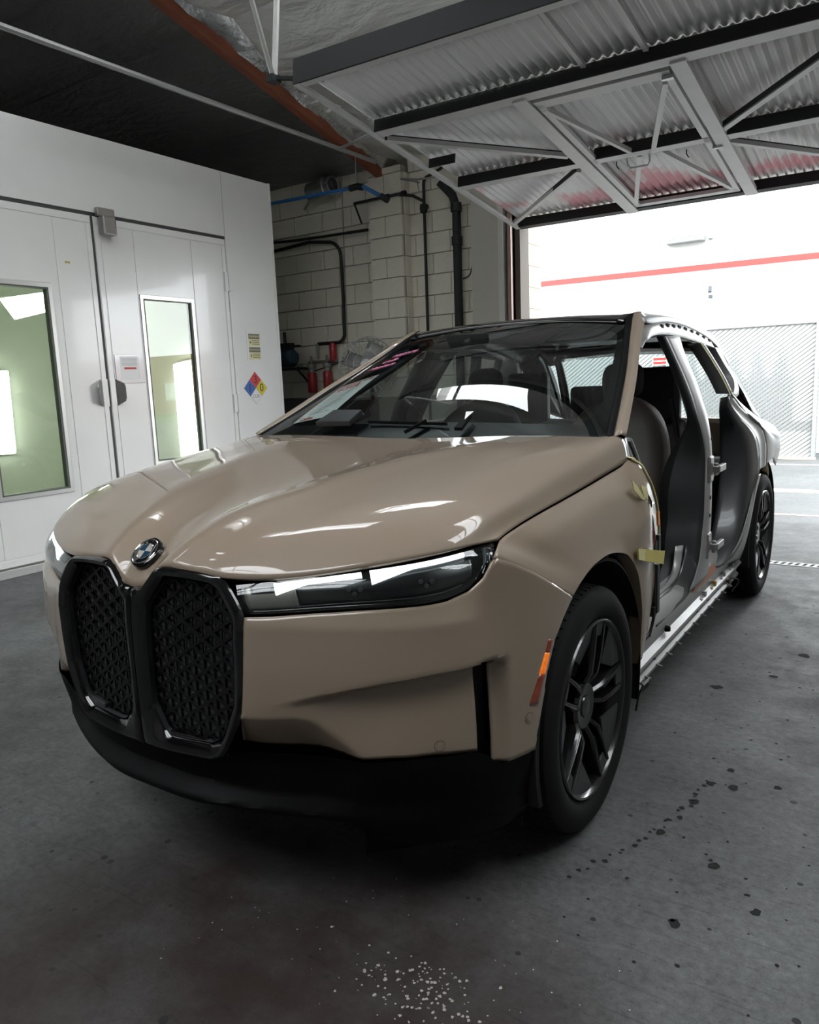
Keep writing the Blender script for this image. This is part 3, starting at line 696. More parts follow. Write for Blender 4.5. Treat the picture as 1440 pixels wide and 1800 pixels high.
MB().lathe([(.001, -.045), (.038, -.045), (.045, 0), (.038, .045), (.001, .045)], (-3.04, 5.45, 3.36), (0, 0, 1), 12).lathe([(.001, 0), (.03, 0), (.03, .09), (.001, .09)], (-3.04, 5.45, 3.36), (.8, -.6, 0), 10).obj('valve', M['pipe_dark'], vp, smooth=True)
for x in (-3.45, -3.22): MB().lathe([(.017, -.03), (.03, -.025), (.03, .025), (.017, .03)], (x, 5.33, 3.53), (1, 0, 0), 10).obj('coupling', M['pipe_dark'], vp)
bp_ = empty('drain_pipe', 'thick black vertical drain pipe on the block wall', 'pipe', (-2.61, 5.44, 0))
MB().tube([(-2.615, 5.42, 0), (-2.60, 5.42, 3.30), (-2.62, 5.38, 3.42), (-2.70, 5.25, 3.55)], .048, 12).obj('pipe', M['pipe_dark'], bp_, smooth=True)
for z in (3.30, 2.95, 1.9): MB().lathe([(.048, -.05), (.062, -.045), (.062, .045), (.048, .05)], (-2.603, 5.42, z), (0, 0, 1), 14).obj('collar', M['pipe_dark'], bp_, smooth=True)
tag(MB().tube(cat([(-2.58, 5.49, 2.55), (-2.50, 5.49, 2.58), (-2.45, 5.47, 2.68), (-2.44, 5.45, 2.85)], 12), .006, 6).obj('loose_cable', M['pipe_dark'], smooth=True), 'thin dark cable looping from the thick drain pipe to the painted board', 'cable')
bl = empty('blue_air_pipe', 'bright blue air pipe hung below the roof beside the pilaster', 'pipe', (-3.5, 4.9, 3.57))
MB().tube([(-5.9, 4.9, 3.62), (-4.82, 4.9, 3.60), (-3.62, 4.9, 3.575)], .020, 8).obj('pipe', M['blue_hose'], bl, smooth=True)
MB().tube([(-3.48, 4.9, 3.575), (-3.24, 4.94, 3.43)], .022, 8).obj('pipe', M['blue_hose'], bl, smooth=True)
MB().tube([(-3.64, 4.9, 3.575), (-3.52, 4.9, 3.58)], .036, 10).tube([(-3.55, 4.9, 3.58), (-3.47, 4.9, 3.56)], .036, 10).tube([(-3.26, 4.94, 3.44), (-3.18, 4.96, 3.385)], .034, 10).obj('joint', M['pipe_dark'], bl, smooth=True)
MB().tube([(-3.56, 4.9, 3.60), (-3.55, 4.9, 3.885)], .006, 6).obj('hanger_rod', M['pipe_grey'], bl)
hr_ = MB().tube([(-3.12, 5.5, 3.66), (-3.10, 5.1, 3.62), (-2.85, 5.05, 3.56), (-2.45, 4.9, 3.50)], .010, 6).tube([(-2.86, 5.05, 3.56), (-2.84, 5.05, 3.44)], .006, 6).obj('bent_bracket', M['pipe_grey'], smooth=True)
tag(hr_, 'small bent grey bracket hanging beside the lower end of the door side rail', 'bracket')
dk = empty('duct_stub', 'short round metal duct under the ceiling above the blue pipe', 'duct', (-4.35, 5.3, 3.75))
MB().lathe([(.085, -.16), (.11, -.16), (.11, .10), (.13, .11), (.13, .14), (.11, .15), (.11, .22), (.085, .22)], (-4.45, 5.36, 3.78), (1, -.1, .05), 24).obj('duct', M['foil_bright'], dk, smooth=True)
MB().tube([(-4.75, 5.40, 3.60), (-4.60, 5.36, 3.68), (-4.45, 5.33, 3.78)], .014, 6).obj('strap', M['pipe_grey'], dk)
# air treatment cylinders
def cylinder_(x, z0, z1, r, m, label, capm=M['pipe_grey'], y=5.42, g=None):
    e = empty('air_filter', label, 'filter', (x, y, z0), g)
    MB().lathe([(.001, 0), (r * .8, 0), (r, .02), (r, z1 - z0 - .03), (r * .75, z1 - z0), (.001, z1 - z0)], (x, y, z0), (0, 0, 1), 20).obj('body', m, e, smooth=True)
    MB().lathe([(.001, 0), (r * .6, 0), (r * .6, .05), (r * .95, .06), (r * .95, .10), (.001, .10)], (x, y, z1 - .005), (0, 0, 1), 16).obj('cap', capm, e, smooth=True)
    MB().tube([(x, y, z1 + .09), (x, y, z1 + .20)], .015, 8).obj('stem', capm, e)
    return e
cylinder_(-4.80, 1.36, 1.62, .062, M['red_metal'], 'red filter cylinder with grey cap, left of the two on the wall', g='red filter cylinders')
cylinder_(-4.545, 1.36, 1.63, .058, M['red_metal'], 'red filter cylinder with grey cap, right of the two on the wall', g='red filter cylinders')
_e = empty('regulator', 'dull red regulator tube hanging under the bent black pipe', 'regulator', (-4.46, 5.44, 1.72))
MB().lathe([(.001, 0), (.04, 0), (.045, .03), (.045, .20), (.03, .23), (.001, .23)], (-4.45, 5.44, 1.74), (0, 0, 1), 16).obj('body', M['red_metal'], _e, smooth=True)
MB().tube([(-4.70, 5.44, 1.97), (-4.70, 5.44, 1.78)], .018, 8).tube([(-4.86, 5.44, 1.75), (-4.36, 5.44, 1.75)], .016, 8).obj('manifold', M['pipe_grey'], _e, smooth=True)
MB().tube([(-4.86, 5.46, 1.62), (-4.2, 5.46, 1.76), (-3.7, 5.48, 1.74)], .008, 6).obj('cable', M['pipe_dark'], _e)
# motor and bracket
mo = empty('wall_motor', 'dark blue electric motor on a bracket beside the booth corner', 'motor', (-5.15, 5.3, 1.68))
MB().lathe([(.001, -.16), (.09, -.16), (.105, -.13), (.105, .12), (.08, .15), (.001, .15)], (-5.1, 5.28, 1.81), (1, 0, .05), 20).obj('body', M['motor_blue'], mo, smooth=True)
for k in range(7): MB().lathe([(.105, -.006), (.114, -.006), (.114, .006), (.105, .006)], (-5.2 + k * .033, 5.28, 1.81), (1, 0, 0), 20).obj('cooling_fin', M['motor_blue'], mo)
MB().box((-5.3, 5.2, 1.66), (-4.86, 5.50, 1.69)).beam((-4.9, 5.25, 1.67), (-4.84, 5.48, 1.42), .02, .02).obj('shelf_bracket', M['pipe_dark'], mo)
MB().box((-5.22, 5.24, 1.92), (-5.0, 5.34, 2.0)).tube([(-5.1, 5.28, 1.98), (-5.12, 5.30, 2.14)], .02, 8).tube([(-5.25, 5.3, 1.98), (-5.27, 5.3, 2.18)], .016, 8).tube([(-5.0, 5.28, 1.96), (-4.83, 5.25, 1.955)], .012, 8).obj('terminal_box', M['pipe_dark'], mo)
cb = empty('low_cabinet', 'black low cabinet with a red drawer by the booth corner', 'cabinet', (-5.2, 5.2, 0))
MB().box((-5.7, 5.0, .05), (-4.5, 5.49, 1.30)).obj('body', M['darkpaint'], cb, bevel=.01)
MB().box((-5.6, 4.985, 1.10), (-4.95, 5.0, 1.27)).obj('drawer', M['red_metal'], cb, bevel=.004)
# pedestal fan
fa = empty('pedestal_fan', 'round wire-cage pedestal fan standing behind the windscreen', 'fan', (-3.58, 5.05, 0))
fc, fn = np.array([-3.60, 5.02, 1.635]), np.array([.42, -.88, .22]); fn /= np.linalg.norm(fn)
fu = np.cross(fn, (0, 0, 1)); fu /= np.linalg.norm(fu); fw = np.cross(fu, fn)
mb = MB()
for r, d in ((.335, 0), (.33, .08), (.24, .115), (.15, .13), (.07, .135)):
    mb.tube([fc + fn * d + r * (math.cos(a) * fu + math.sin(a) * fw) for a in np.linspace(0, 2 * math.pi, 41)], .006 if r > .3 else .0035, 6)
stuff(mb.obj('cage_ring', M['cage'], fa, smooth=True))
mb = MB()
for k in range(36):
    a = 2 * math.pi * k / 36; q = math.cos(a) * fu + math.sin(a) * fw
    mb.tube([fc + fn * .135 + .06 * q, fc + fn * .115 + .24 * q, fc + fn * .07 + .335 * q, fc - fn * .02 + .335 * q, fc - fn * .10 + .2 * q], .0025, 4)
stuff(mb.obj('cage_wire', M['cage'], fa))
MB().lathe([(.001, .14), (.06, .14), (.065, .12), (.001, .12)], fc, fn, 20).obj('cage_badge', M['cage'], fa)
for k in range(4):
    a = 2 * math.pi * k / 4 + .4; q = math.cos(a) * fu + math.sin(a) * fw; t_ = -math.sin(a) * fu + math.cos(a) * fw
    MB().grid(np.array([[fc + r * q + w * t_ + fn * (.05 - .25 * w) for w in np.linspace(-.09, .09, 5)] for r in (.05, .15, .28)])).obj('blade', M['pipe_grey'], fa, smooth=True, solid=.003)
MB().lathe([(.001, -.16), (.08, -.15), (.09, -.02), (.05, .03), (.001, .03)], fc, fn, 20).obj('motor', M['pipe_dark'], fa, smooth=True)
MB().tube([tuple(fc - fn * .08), (-3.66, 5.16, 1.3), (-3.66, 5.16, .04)], .022, 10).obj('pole', M['pipe_dark'], fa, smooth=True)
MB().lathe([(.001, 0), (.28, 0), (.28, .02), (.05, .05), (.001, .05)], (-3.66, 5.16, 0), (0, 0, 1), 28).obj('base', M['pipe_dark'], fa, smooth=True)

# ================================================================== FLOOR DETAILS
dr_ = empty('floor_drain', 'slotted drain channel crossing the concrete floor behind the car', 'drain', (.9, 3.9, .001))
MB().box((-1.6, 3.845, -.001), (5.6, 3.955, .003)).obj('channel', M['pipe_grey'], dr_)
mb = MB()
for k in range(120):
    x = -1.5 + k * .048; mb.hexa([(x, 3.865, .003), (x + .020, 3.865, .003), (x + .036, 3.935, .003), (x + .016, 3.935, .003)], (0, 0, .0008))
stuff(mb.obj('slot', M['void'], dr_))
mb = MB()
rnd = random.Random(3)
def fleck(x, y, r, n=7):
    a0 = rnd.random() * 6; mb.add([(x + r * rnd.uniform(.5, 1.1) * math.cos(a0 + 2 * math.pi * i / n), y + r * rnd.uniform(.5, 1.1) * math.sin(a0 + 2 * math.pi * i / n), .0012) for i in range(n)], [tuple(range(n))])
for _ in range(150):
    fleck(.86 + rnd.gauss(0, .10), -.885 + rnd.gauss(0, .05), rnd.uniform(.0015, .006))
for _ in range(60):
    fleck(rnd.uniform(.2, 1.3), rnd.uniform(-1.15, -.5), rnd.uniform(.001, .003))
stuff(tag(mb.obj('paint_fleck', M['badge_white']), 'scatter of pale dried paint flecks on the dark floor in front', 'paint spots'))
mb = MB()
for px, py, r in ((1.293, .427, .022), (1.261, .544, .018), (1.341, 1.905, .034), (1.150, .040, .019), (1.20, .27, .02), (1.33, -.05, .019), (1.42, .5, .018), (1.22, .42, .02), (1.05, 1.3, .03), (1.6, 1.2, .02), (1.25, 1.55, .022), (1.30, -.35, .02), (1.47, -.2, .018)):
    fleck(px, py, r, 9)
for k in range(26):
    t_ = k / 25; fleck(1.20 - .22 * t_ ** 2 + rnd.uniform(-.012, .012), .42 - .72 * t_ + rnd.uniform(-.01, .01), rnd.uniform(.006, .011))
for _ in range(240):
    fleck(rnd.uniform(1.0, 2.6), rnd.uniform(-.6, 3.4), rnd.uniform(.003, .009))
stuff(tag(mb.obj('floor_pit', M['void']), 'dark chips and pits scattered over the concrete floor right of the car', 'pits'))

# ================================================================== OUTSIDE
ow = empty('white_building', 'long white rendered building with a red stripe across the lane', 'building', (-6.6, 12.4, 0))
MB().box((-16, 12.3, 0), (1.3, 14, 7.5)).obj('wall', M['outwall'], ow)
MB().hexa([(-16, 12.29, 3.325), (1.3, 12.29, 3.165), (1.3, 12.29, 3.262), (-16, 12.29, 3.43)], (0, .012, 0)).obj('stripe', M['stripe'], ow)
vb = MB().box((-2.20, 12.12, 3.68), (-1.56, 12.3, 3.80)).obj('wall_vent', M['fwire'], ow, bevel=.006)
for k in range(5): MB().box((-2.17, 12.105, 3.69 + k * .022), (-1.60, 12.13, 3.70 + k * .022)).obj('louvre', M['slat'], vb)
MB().box((-1.50, 12.2, 3.70), (-1.44, 12.3, 3.76)).obj('junction_box', M['fwire'], ow)
MB().lathe([(.001, 0), (.03, 0), (.03, .10), (.001, .10)], (-1.45, 12.2, 2.80), (0, .3, 1), 12).box((-1.47, 12.2, 2.70), (-1.42, 12.28, 2.75)).obj('wall_lamp', M['fdark'], ow)
fe = empty('slatted_fence', 'white chain-link fence with diagonal privacy slats across the lane', 'fence', (-3, 11.3, 0))
x0f, x1f, zt_ = -7.0, .40, 2.12
p_ = .088
proto = None
k = 0
xs_ = x0f - zt_
while xs_ < x1f:
    a, b_ = max(xs_, x0f), min(xs_ + zt_ * 1.3, x1f)
    if b_ - a > .05:
        za, zb2 = (a - xs_) / 1.3, (b_ - xs_) / 1.3
        MB().hexa([(a, 11.30, za + .035), (a + .058 if a == xs_ else a, 11.30, za + .02 if a == xs_ else za - .015), (b_, 11.30, zb2 - .015), (b_, 11.30, zb2 + .035)], (0, .006, 0)).obj('slat', M['slat'], fe)
    xs_ += p_
mb = MB()
for k in range(52):
    x = x0f + 5.4 + k * .0545 * .7
    if x > x1f: break
    hgt = 1.55 + .25 * math.sin(k * .7) if x < .05 else .62
    mb.box((x, 11.285, .45), (x + .006, 11.293, hgt))
stuff(mb.obj('wire', M['fwire'], fe))
MB().box((x0f, 11.312, .03), (x1f, 11.318, zt_ - .01)).obj('backing_mesh', M['fwire'], fe)
MB().tube([(x0f, 11.28, zt_), (x1f, 11.28, zt_)], .02, 8).obj('top_rail', M['slat'], fe)
for x in (x0f, -4.2, -1.9, x1f - .04):
    MB().tube([(x, 11.27, 0), (x, 11.27, zt_ + .05)], .028, 8).obj('post', M['fwire'], fe)
MB().box((x0f, 11.24, 0), (x1f, 11.34, .03)).obj('kerb', M['block_out'], fe)
rs = empty('red_notice', 'red-lettered white notice on the fence seen through the rear window', 'sign', (-1.97, 11.27, 1.65))
MB().box((-2.16, 11.255, 1.57), (-1.78, 11.262, 1.72)).obj('board', M['nf_white'], rs)
for k in range(2): MB().box((-2.14, 11.253, 1.59 + .065 * k), (-1.80, 11.2555, 1.635 + .065 * k)).obj('red_band', M['stripe'], rs)
for y, w, m, lab in ((10.55, .05, 'stripe', 'faded red line painted along the far side of the lane'), (5.36, .05, 'stripe', 'faded red line painted just outside the garage opening')):
    pass
pl = mat('faded_red_line', (0.55, 0.36, 0.32, 1), 0.8)
wl = mat('white_line', (0.80, 0.80, 0.79, 1), 0.7)
tag(MB().box((-30, 10.50, -.004), (40, 10.58, -.001)).obj('lane_line', pl), 'faded red line painted along the foot of the far fence', 'painted line')
tag(MB().box((-30, 7.62, -.004), (40, 7.86, -.001)).obj('lane_line', wl), 'white line painted along the lane outside', 'painted line')
tag(MB().box((-30, 6.02, -.004), (40, 6.09, -.001)).obj('lane_line', pl), 'faded red line painted just outside the garage opening', 'painted line')
# street seen only as a reflection: brick building, grass, poles
bb = empty('brick_building', 'brown brick building down the street, reflected in the booth window', 'building', (30, 33, 0))
MB().box((18, 34, 0), (46, 44, 4.1)).obj('wall', M['brick'], bb)
for k in range(4): MB().box((20 + k * 6, 33.9, 1.0), (22.5 + k * 6, 34.0, 2.2)).obj('window', M['nf_white'], bb)
MB().box((19, 33.85, 2.7), (25, 33.95, 3.3)).obj('fascia', M['nf_white'], bb)
tag(MB().box((10, 27, -.004), (60, 33, .02)).obj('grass_verge', M['grass']), 'strip of grass verge before the brick building', 'grass')
for x, lab in ((25.5, 'left utility pole above the brick building, reflected in the booth window'), (32.5, 'right utility pole above the brick building, reflected in the booth window')):
    e = empty('utility_pole', lab, 'pole', (x, 46, 0), 'utility poles')
    MB().tube([(x, 46, 0), (x, 46, 7.2)], .13, 8).obj('mast', M['fdark'], e)
    MB().box((x - 1.1, 45.9, 6.3), (x + 1.1, 46.1, 6.45)).obj('crossarm', M['fdark'], e)

# ================================================================== CAR
CAR = empty('car', 'beige electric SUV with large black grille and its left doors removed', 'car', (0, 1.5, 0))
CC = (0, 1.5, .6)
def both(name, mb, m, parent=None, **k):
    a = mb.obj(name, m, parent or CAR, **k); b_ = mb.mirror().obj(name, m, parent or CAR, **k); return a, b_
def mir(c): return [(-x, y, z) for x, y, z in c]

# ---- bonnet
HC = [
 [(0, -.945, .905), (0, -.915, .944), (0, -.881, .979), (0, -.78, 1.033), (0, -.55, 1.095), (0, -.2, 1.148), (0, .1, 1.18), (0, .395, 1.205)],
 [(.045, -.942, .912), (.05, -.915, .95), (.06, -.87, .99), (.085, -.75, 1.053), (.13, -.5, 1.112), (.19, -.15, 1.16), (.23, .1, 1.184), (.26, .40, 1.209)],
 [(.105, -.932, .967), (.115, -.905, .99), (.14, -.83, 1.035), (.19, -.68, 1.092), (.27, -.43, 1.138), (.37, -.1, 1.178), (.44, .15, 1.2), (.49, .405, 1.212)],
 [(.205, -.918, .962), (.22, -.89, .987), (.25, -.815, 1.033), (.30, -.665, 1.087), (.375, -.43, 1.133), (.465, -.1, 1.174), (.525, .15, 1.198), (.57, .412, 1.211)],
 [(.320, -.906, .954), (.335, -.875, .985), (.36, -.80, 1.035), (.41, -.65, 1.085), (.48, -.43, 1.130), (.56, -.1, 1.172), (.61, .15, 1.197), (.65, .42, 1.211)],
 [(.464, -.861, .958), (.475, -.82, .995), (.49, -.75, 1.045), (.52, -.63, 1.088), (.58, -.43, 1.127), (.645, -.1, 1.169), (.69, .15, 1.193), (.725, .425, 1.209)],
 [(.66, -.757, .985), (.668, -.72, 1.012), (.68, -.64, 1.06), (.70, -.52, 1.10), (.72, -.40, 1.122), (.75, -.1, 1.163), (.78, .15, 1.187), (.805, .435, 1.207)],
 [(.80, -.62, 1.005), (.81, -.58, 1.03), (.825, -.5, 1.063), (.838, -.4, 1.086), (.855, -.1, 1.128), (.872, .15, 1.158), (.885, .45, 1.203)],
 [(.87, -.473, 1.016), (.876, -.38, 1.033), (.880, -.264, 1.046), (.888, .007, 1.070), (.896, .237, 1.094), (.902, .393, 1.112), (.904, .47, 1.122)],
]
full = [mir(c) for c in HC[:0:-1]] + HC
def loft_w(curves, nu, nv):
    R = np.stack([cat(c, nu) for c in curves])
    # parameterise columns by front x so that both halves match
    return np.stack([cat(R[:, j], nv) for j in range(nu)], 1)
hood = MB().grid(loft_w(full, 70, 121)).obj('bonnet', M['paint'], CAR, smooth=True, solid=.012, out=CC, angle=60)

# ---- roundel on the nose: black ring, silver rings, quartered centre
EM = Vector((0, -.886, .983)); EN = Vector((0, -.66, .75)).normalized(); EU = Vector((1, 0, 0)); EV = EN.cross(EU)
em = MB().lathe([(.001, .012), (.043, .012), (.0475, .010), (.049, .004), (.049, -.006)], EM, EN, 48).obj('badge', M['gloss_black'], CAR, smooth=True)
MB().lathe([(.0395, .0125), (.041, .0135), (.0425, .0125)], EM, EN, 48).obj('badge_ring', M['chrome'], em, smooth=True)
MB().lathe([(.0245, .0125), (.0258, .0135), (.0271, .0125)], EM, EN, 48).obj('badge_ring', M['chrome'], em, smooth=True)
for q in range(4):
    v = [EM + EN * .0128] + [EM + EN * .0128 + .0243 * (math.cos(a) * EU + math.sin(a) * EV) for a in np.linspace(q * math.pi / 2, (q + 1) * math.pi / 2, 13)]
    MB().add(v, [tuple(range(len(v)))]).obj('badge_quarter', M['blue'] if q % 2 else M['badge_white'], em)
for ch, a in (('B', 38), ('M', 0), ('W', -38)):
    a = math.radians(a); rd = math.sin(a) * EU + math.cos(a) * EV; tg = math.cos(a) * EU - math.sin(a) * EV
    text('badge_letter', ch, .0155, frame(EM + EN * .0127 + rd * .0333, tg, rd), M['chrome'], em, .0003)

# ---- front bumper skin: plan curve + relief
PX = np.array([(-.1, -.95), (0, -.95), (.2, -.942), (.385, -.92), (.5, -.878), (.6, -.838), (.7, -.79), (.78, -.735), (.85, -.66), (.90, -.575), (.935, -.49), (.955, -.42), (.968, -.33), (.97, -.2), (.97, 0)])
PL = cat(PX, 400)[:, :2]
PSs = np.concatenate([[0], np.cumsum(np.linalg.norm(np.diff(PL, axis=0), axis=1))])
def plan(s): return np.array([np.interp(s, PSs, PL[:, 0]), np.interp(s, PSs, PL[:, 1])])
def plan_n(s):
    d = plan(s + .004) - plan(s - .004); d /= np.linalg.norm(d); return np.array([d[1], -d[0]])
def s_x(x): return float(np.interp(x, PL[:320, 0], PSs[:320])) if x < .96 else None
def s_of(x, y): return PSs[np.argmin((PL[:, 0] - x) ** 2 + (PL[:, 1] - y) ** 2)]
tp = [(.393, -.918, .862), (.463, -.892, .866), (.562, -.854, .876), (.669, -.805, .884), (.747, -.758, .887), (.800, -.715, .889), (.837, -.674, .893), (.871, -.625, .909), (.890, -.592, .937), (.903, -.568, .975), (.908, -.557, .985), (.927, -.511, .967), (.952, -.432, .925), (.965, -.34, .872), (.97, -.221, .806)]
TS = np.array([s_of(x, y) for x, y, z in tp]); TZ = np.array([z for *_, z in tp])
bp2 = [(.28, -.93, .500), (.386, -.92, .505), (.5, -.878, .506), (.58, -.846, .506), (.630, -.825, .502), (.656, -.812, .496), (.734, -.767, .501), (.81, -.704, .502), (.879, -.611, .488)]
BS = np.array([s_of(x, y) for x, y, z in bp2]); BZ = np.array([z for *_, z in bp2])
inz = [(.46, .28), (.505, .318), (.571, .352), (.614, .371), (.654, .378), (.723, .385), (.838, .390), (.868, .392)]
IZ = np.array([a for a, b_ in inz]); IX = np.array([b_ for a, b_ in inz])
s_in = lambda z: s_x(float(np.interp(z, IZ, IX)))
arz = [(.441, .950, -.441), (.525, .956, -.417), (.640, .963, -.382), (.716, .968, -.345), (.765, .97, -.291), (.806, .97, -.221), (.88, .97, -.2)]
s_ar = lambda z: s_of(np.interp(z, [a[0] for a in arz], [a[1] for a in arz]), np.interp(z, [a[0] for a in arz], [a[2] for a in arz]))
SL0, SL1 = s_of(.8795, -.611), s_of(.9025, -.570)
crs = [(.44, .640), (.557, .669), (.643, .691), (.718, .707), (.805, .721), (.88, .726), (.903, .726)]
CSs = np.array([s_x(a) for a, b_ in crs]); CZ = np.array([b_ for a, b_ in crs])
dgs = [(.30, .599), (.352, .600), (.50, .607), (.539, .601), (.578, .571), (.623, .531), (.654, .496), (.67, .47)]
DS = np.array([s_x(a) for a, b_ in dgs]); DZ = np.array([b_ for a, b_ in dgs])
sm = lambda a, b_, x: (lambda t: t * t * (3 - 2 * t))(min(1, max(0, (x - a) / (b_ - a))))
def bump_pt(s_, z, flat=False):
    x, y = plan(s_); nx, ny = plan_n(s_); d = 0.0
    if z > .842: d -= .30 * (z - .842) * (1 - sm(SL0 - .05, SL1, s_))
    zc_ = float(np.interp(s_, CSs, CZ)); ramp = sm(CSs[0], CSs[3], s_) * .042 * (1 - sm(SL1, SL1 + .05, s_))
    if s_ < SL1 + .06:
        below = sm(zc_ + .004, zc_ - .022, z)
        d -= ramp * below * (1 - .55 * sm(zc_ - .02, .50, z))
    zd = float(np.interp(s_, DS, DZ))
    if z < zd and s_ < DS[-1]:
        d -= .58 * (zd - z)
    # gentle barrel
    d += .010 * sm(.5, .66, z) * (1 - sm(.70, .87, z)) * (1 - sm(SL0, SL1 + .1, s_))
    # wheel-arch flare on the corner
    return (x + nx * d, y + ny * d, z)
mb = MB(); NC = 64
fr = np.linspace(0, 1, NC)
def col_rows(s_fn, zb_, zt_, n):
    out = []
    for b_ in np.linspace(0, 1, n):
        z = zb_ + (zt_ - zb_) * b_; out.append(bump_pt(s_fn(z), z))
    return out
# one continuous upper skin above the crease row, then the two lower panels either side of the slot
ZK = lambda s_: float(np.interp(s_, CSs, CZ)) + .006
def s_cols():
    for f_ in fr: yield (lambda z, f_=f_: s_in(z) * (1 - f_) + SL0 * f_), 'in'
    for f_ in np.linspace(0, 1, 5)[1:-1]: yield (lambda z, f_=f_: SL0 + (SL1 - SL0) * f_), 'mid'
    for f_ in np.linspace(0, 1, 26): yield (lambda z, f_=f_: SL1 * (1 - f_) + s_ar(z) * f_), 'out'
GU, GI, GO = [], [], []
for s_fn, kind in s_cols():
    zt_ = .85
    for _ in range(8): zt_ = float(np.interp(s_fn(zt_), TS, TZ))
    zk = ZK(s_fn(.7))
    GU.append(col_rows(s_fn, zk, max(zt_, zk + .02), 20))
    if kind == 'in': GI.append(col_rows(s_fn, float(np.interp(s_fn(.6), BS, BZ)), zk - .036, 22)[:-1] + col_rows(s_fn, zk - .036, zk, 9))
    if kind == 'out': GO.append(col_rows(s_fn, .441, zk, 24))
for G in (GU, GI, GO): mb.grid(np.array(G).transpose(1, 0, 2))
both('front_bumper', mb, M['paint'], smooth=True, solid=.010, out=CC, angle=28)
# slot
mb = MB()
pa, pb = plan(SL0 - .004), plan(SL1 + .004); na = plan_n((SL0 + SL1) / 2)
mb.hexa([(pa[0] - na[0] * .055, pa[1] - na[1] * .055, .43), (pb[0] - na[0] * .055, pb[1] - na[1] * .055, .43), (pb[0] - na[0] * .055, pb[1] - na[1] * .055, .735), (pa[0] - na[0] * .055, pa[1] - na[1] * .055, .735)], (-na[0] * .02, -na[1] * .02, 0))
both('air_slot', mb, M['void'])
# amber marker and parking sensors
def on_bumper(s_, z, off): 
    x, y, zz = bump_pt(s_, z); n_ = plan_n(s_); return (x + n_[0] * off, y + n_[1] * off, zz)
def marker(za, zb_, sa, sb, m, nm, par=None):
    G = np.array([[on_bumper(s_of(.953, -.44) * (1 - v) + 0 * v + 0, 0, 0) for v in (0,)] for u in (0,)])
    return G
sA = lambda z: np.interp(z, [.565, .725], [s_of(.9445, -.462), s_of(.9625, -.373)])
sB = lambda z: np.interp(z, [.565, .725], [s_of(.9535, -.428), s_of(.9645, -.358)])
for nm, z0, z1, m, off in (('side_marker', .566, .640, M['amber'], .003), ('side_marker', .640, .692, M['amber_lit'], .003), ('side_marker', .692, .724, M['amber'], .003)):
    G = np.array([[on_bumper(sA(z) * (1 - v) + sB(z) * v, z + .006 * (1 - v), off) for v in np.linspace(0, 1, 5)] for z in np.linspace(z0, z1, 8)])
    both(nm, MB().grid(G), m, smooth=True, solid=.006, out=CC)
for x, y, z, r in ((.816, -.697, .522, .013), (.944, -.459, .538, .014)):
    s_ = s_of(x, y); n_ = plan_n(s_); c_ = on_bumper(s_, z, 0)
    both('parking_sensor', MB().lathe([(.001, .003), (r * .62, .003), (r * .66, -.004), (r * .7, .0015), (r, .0015), (r, -.012)], c_, (n_[0], n_[1], 0), 24), M['paint'])
    both('sensor_seam', MB().lathe([(r, .0008), (r + .0016, .0008), (r + .0016, -.003)], c_, (n_[0], n_[1], 0), 24), M['seam'])

# ---- grille: black surround with two kidney apertures, mesh behind
yg = lambda x, z: -.953 + .030 * (abs(x) / .385) ** 2 + .023 * max(0, min(1, (z - .80) / .155)) * min(1, .45 + abs(x) / .4)
outer = [(0, .905), (.043, .910), (.062, .930), (.085, .955), (.105, .966), (.16, .967), (.25, .961), (.305, .955), (.326, .946), (.345, .925), (.366, .898), (.384, .868), (.390, .838), (.386, .723), (.379, .654), (.371, .612), (.352, .569), (.316, .500), (.298, .476), (.27, .462), (.14, .455), (0, .45)]
inner = [(.050, .855), (.112, .928), (.130, .936), (.20, .936), (.282, .931), (.298, .920), (.342, .862), (.350, .838), (.347, .72), (.338, .63), (.303, .545), (.290, .528), (.255, .508), (.11, .500), (.085, .510), (.047, .575), (.041, .62), (.045, .78)]
kc = np.array([.195, .715])
def polar_poly(poly, n, closed=True):
    P = np.array(poly + ([poly[0]] if closed else [])); out = []
    for a in np.linspace(0, 2 * math.pi, n, endpoint=False):
        d = np.array([math.cos(a), math.sin(a)]); best = None
        for p, q in zip(P[:-1], P[1:]):
            e = q - p; den = d[0] * -e[1] + d[1] * e[0]
            if abs(den) < 1e-12: continue
            w = p - kc; t = (w[0] * -e[1] + w[1] * e[0]) / den; u = (d[0] * w[1] - d[1] * w[0]) / den
            if t > 0 and -1e-9 <= u <= 1 + 1e-9: best = t if best is None else min(best, t)
        out.append(kc + d * best)
    return np.array(out)
NP = 160
PO, PI_ = polar_poly(outer, NP), polar_poly(inner, NP)
rings = []
for k, dy in ((0, .004), (.06, -.006), (.22, -.014), (.55, -.012), (.85, .002), (.95, .010), (1.0, .020), (1.0, .034)):
    q = PO * (1 - k) + PI_ * k; rings.append([(x, yg(x, z) + dy, z) for x, z in q] )
G = np.array(rings); G = np.concatenate([G, G[:, :1]], 1)
gA, gB = both('grille_frame', MB().grid(G), M['gloss_black'], smooth=True, out=CC, angle=50)
# thin grey bead round each aperture
rings = []
for k, dy in ((.965, .004), (.985, .000), (1.0, .004), (1.0, .02)):
    q = PO * (1 - k) + PI_ * k; rings.append([(x, yg(x, z) + dy + .006, z) for x, z in q])
G = np.array(rings); G = np.concatenate([G, G[:, :1]], 1)
bead = MB().grid(G)
bead.obj('bead', M['primer'], gA, smooth=True); bead.mirror().obj('bead', M['primer'], gB, smooth=True)
pan = MB(); q = [(x, yg(x, z) + .030, z) for x, z in PI_]
pan.add([(kc[0], yg(*kc) + .030, kc[1])] + q, [(0, 1 + i, 1 + (i + 1) % NP) for i in range(NP)])
pan.obj('grille_panel', M['grille_black'], gA); pan.mirror().obj('grille_panel', M['grille_black'], gB)
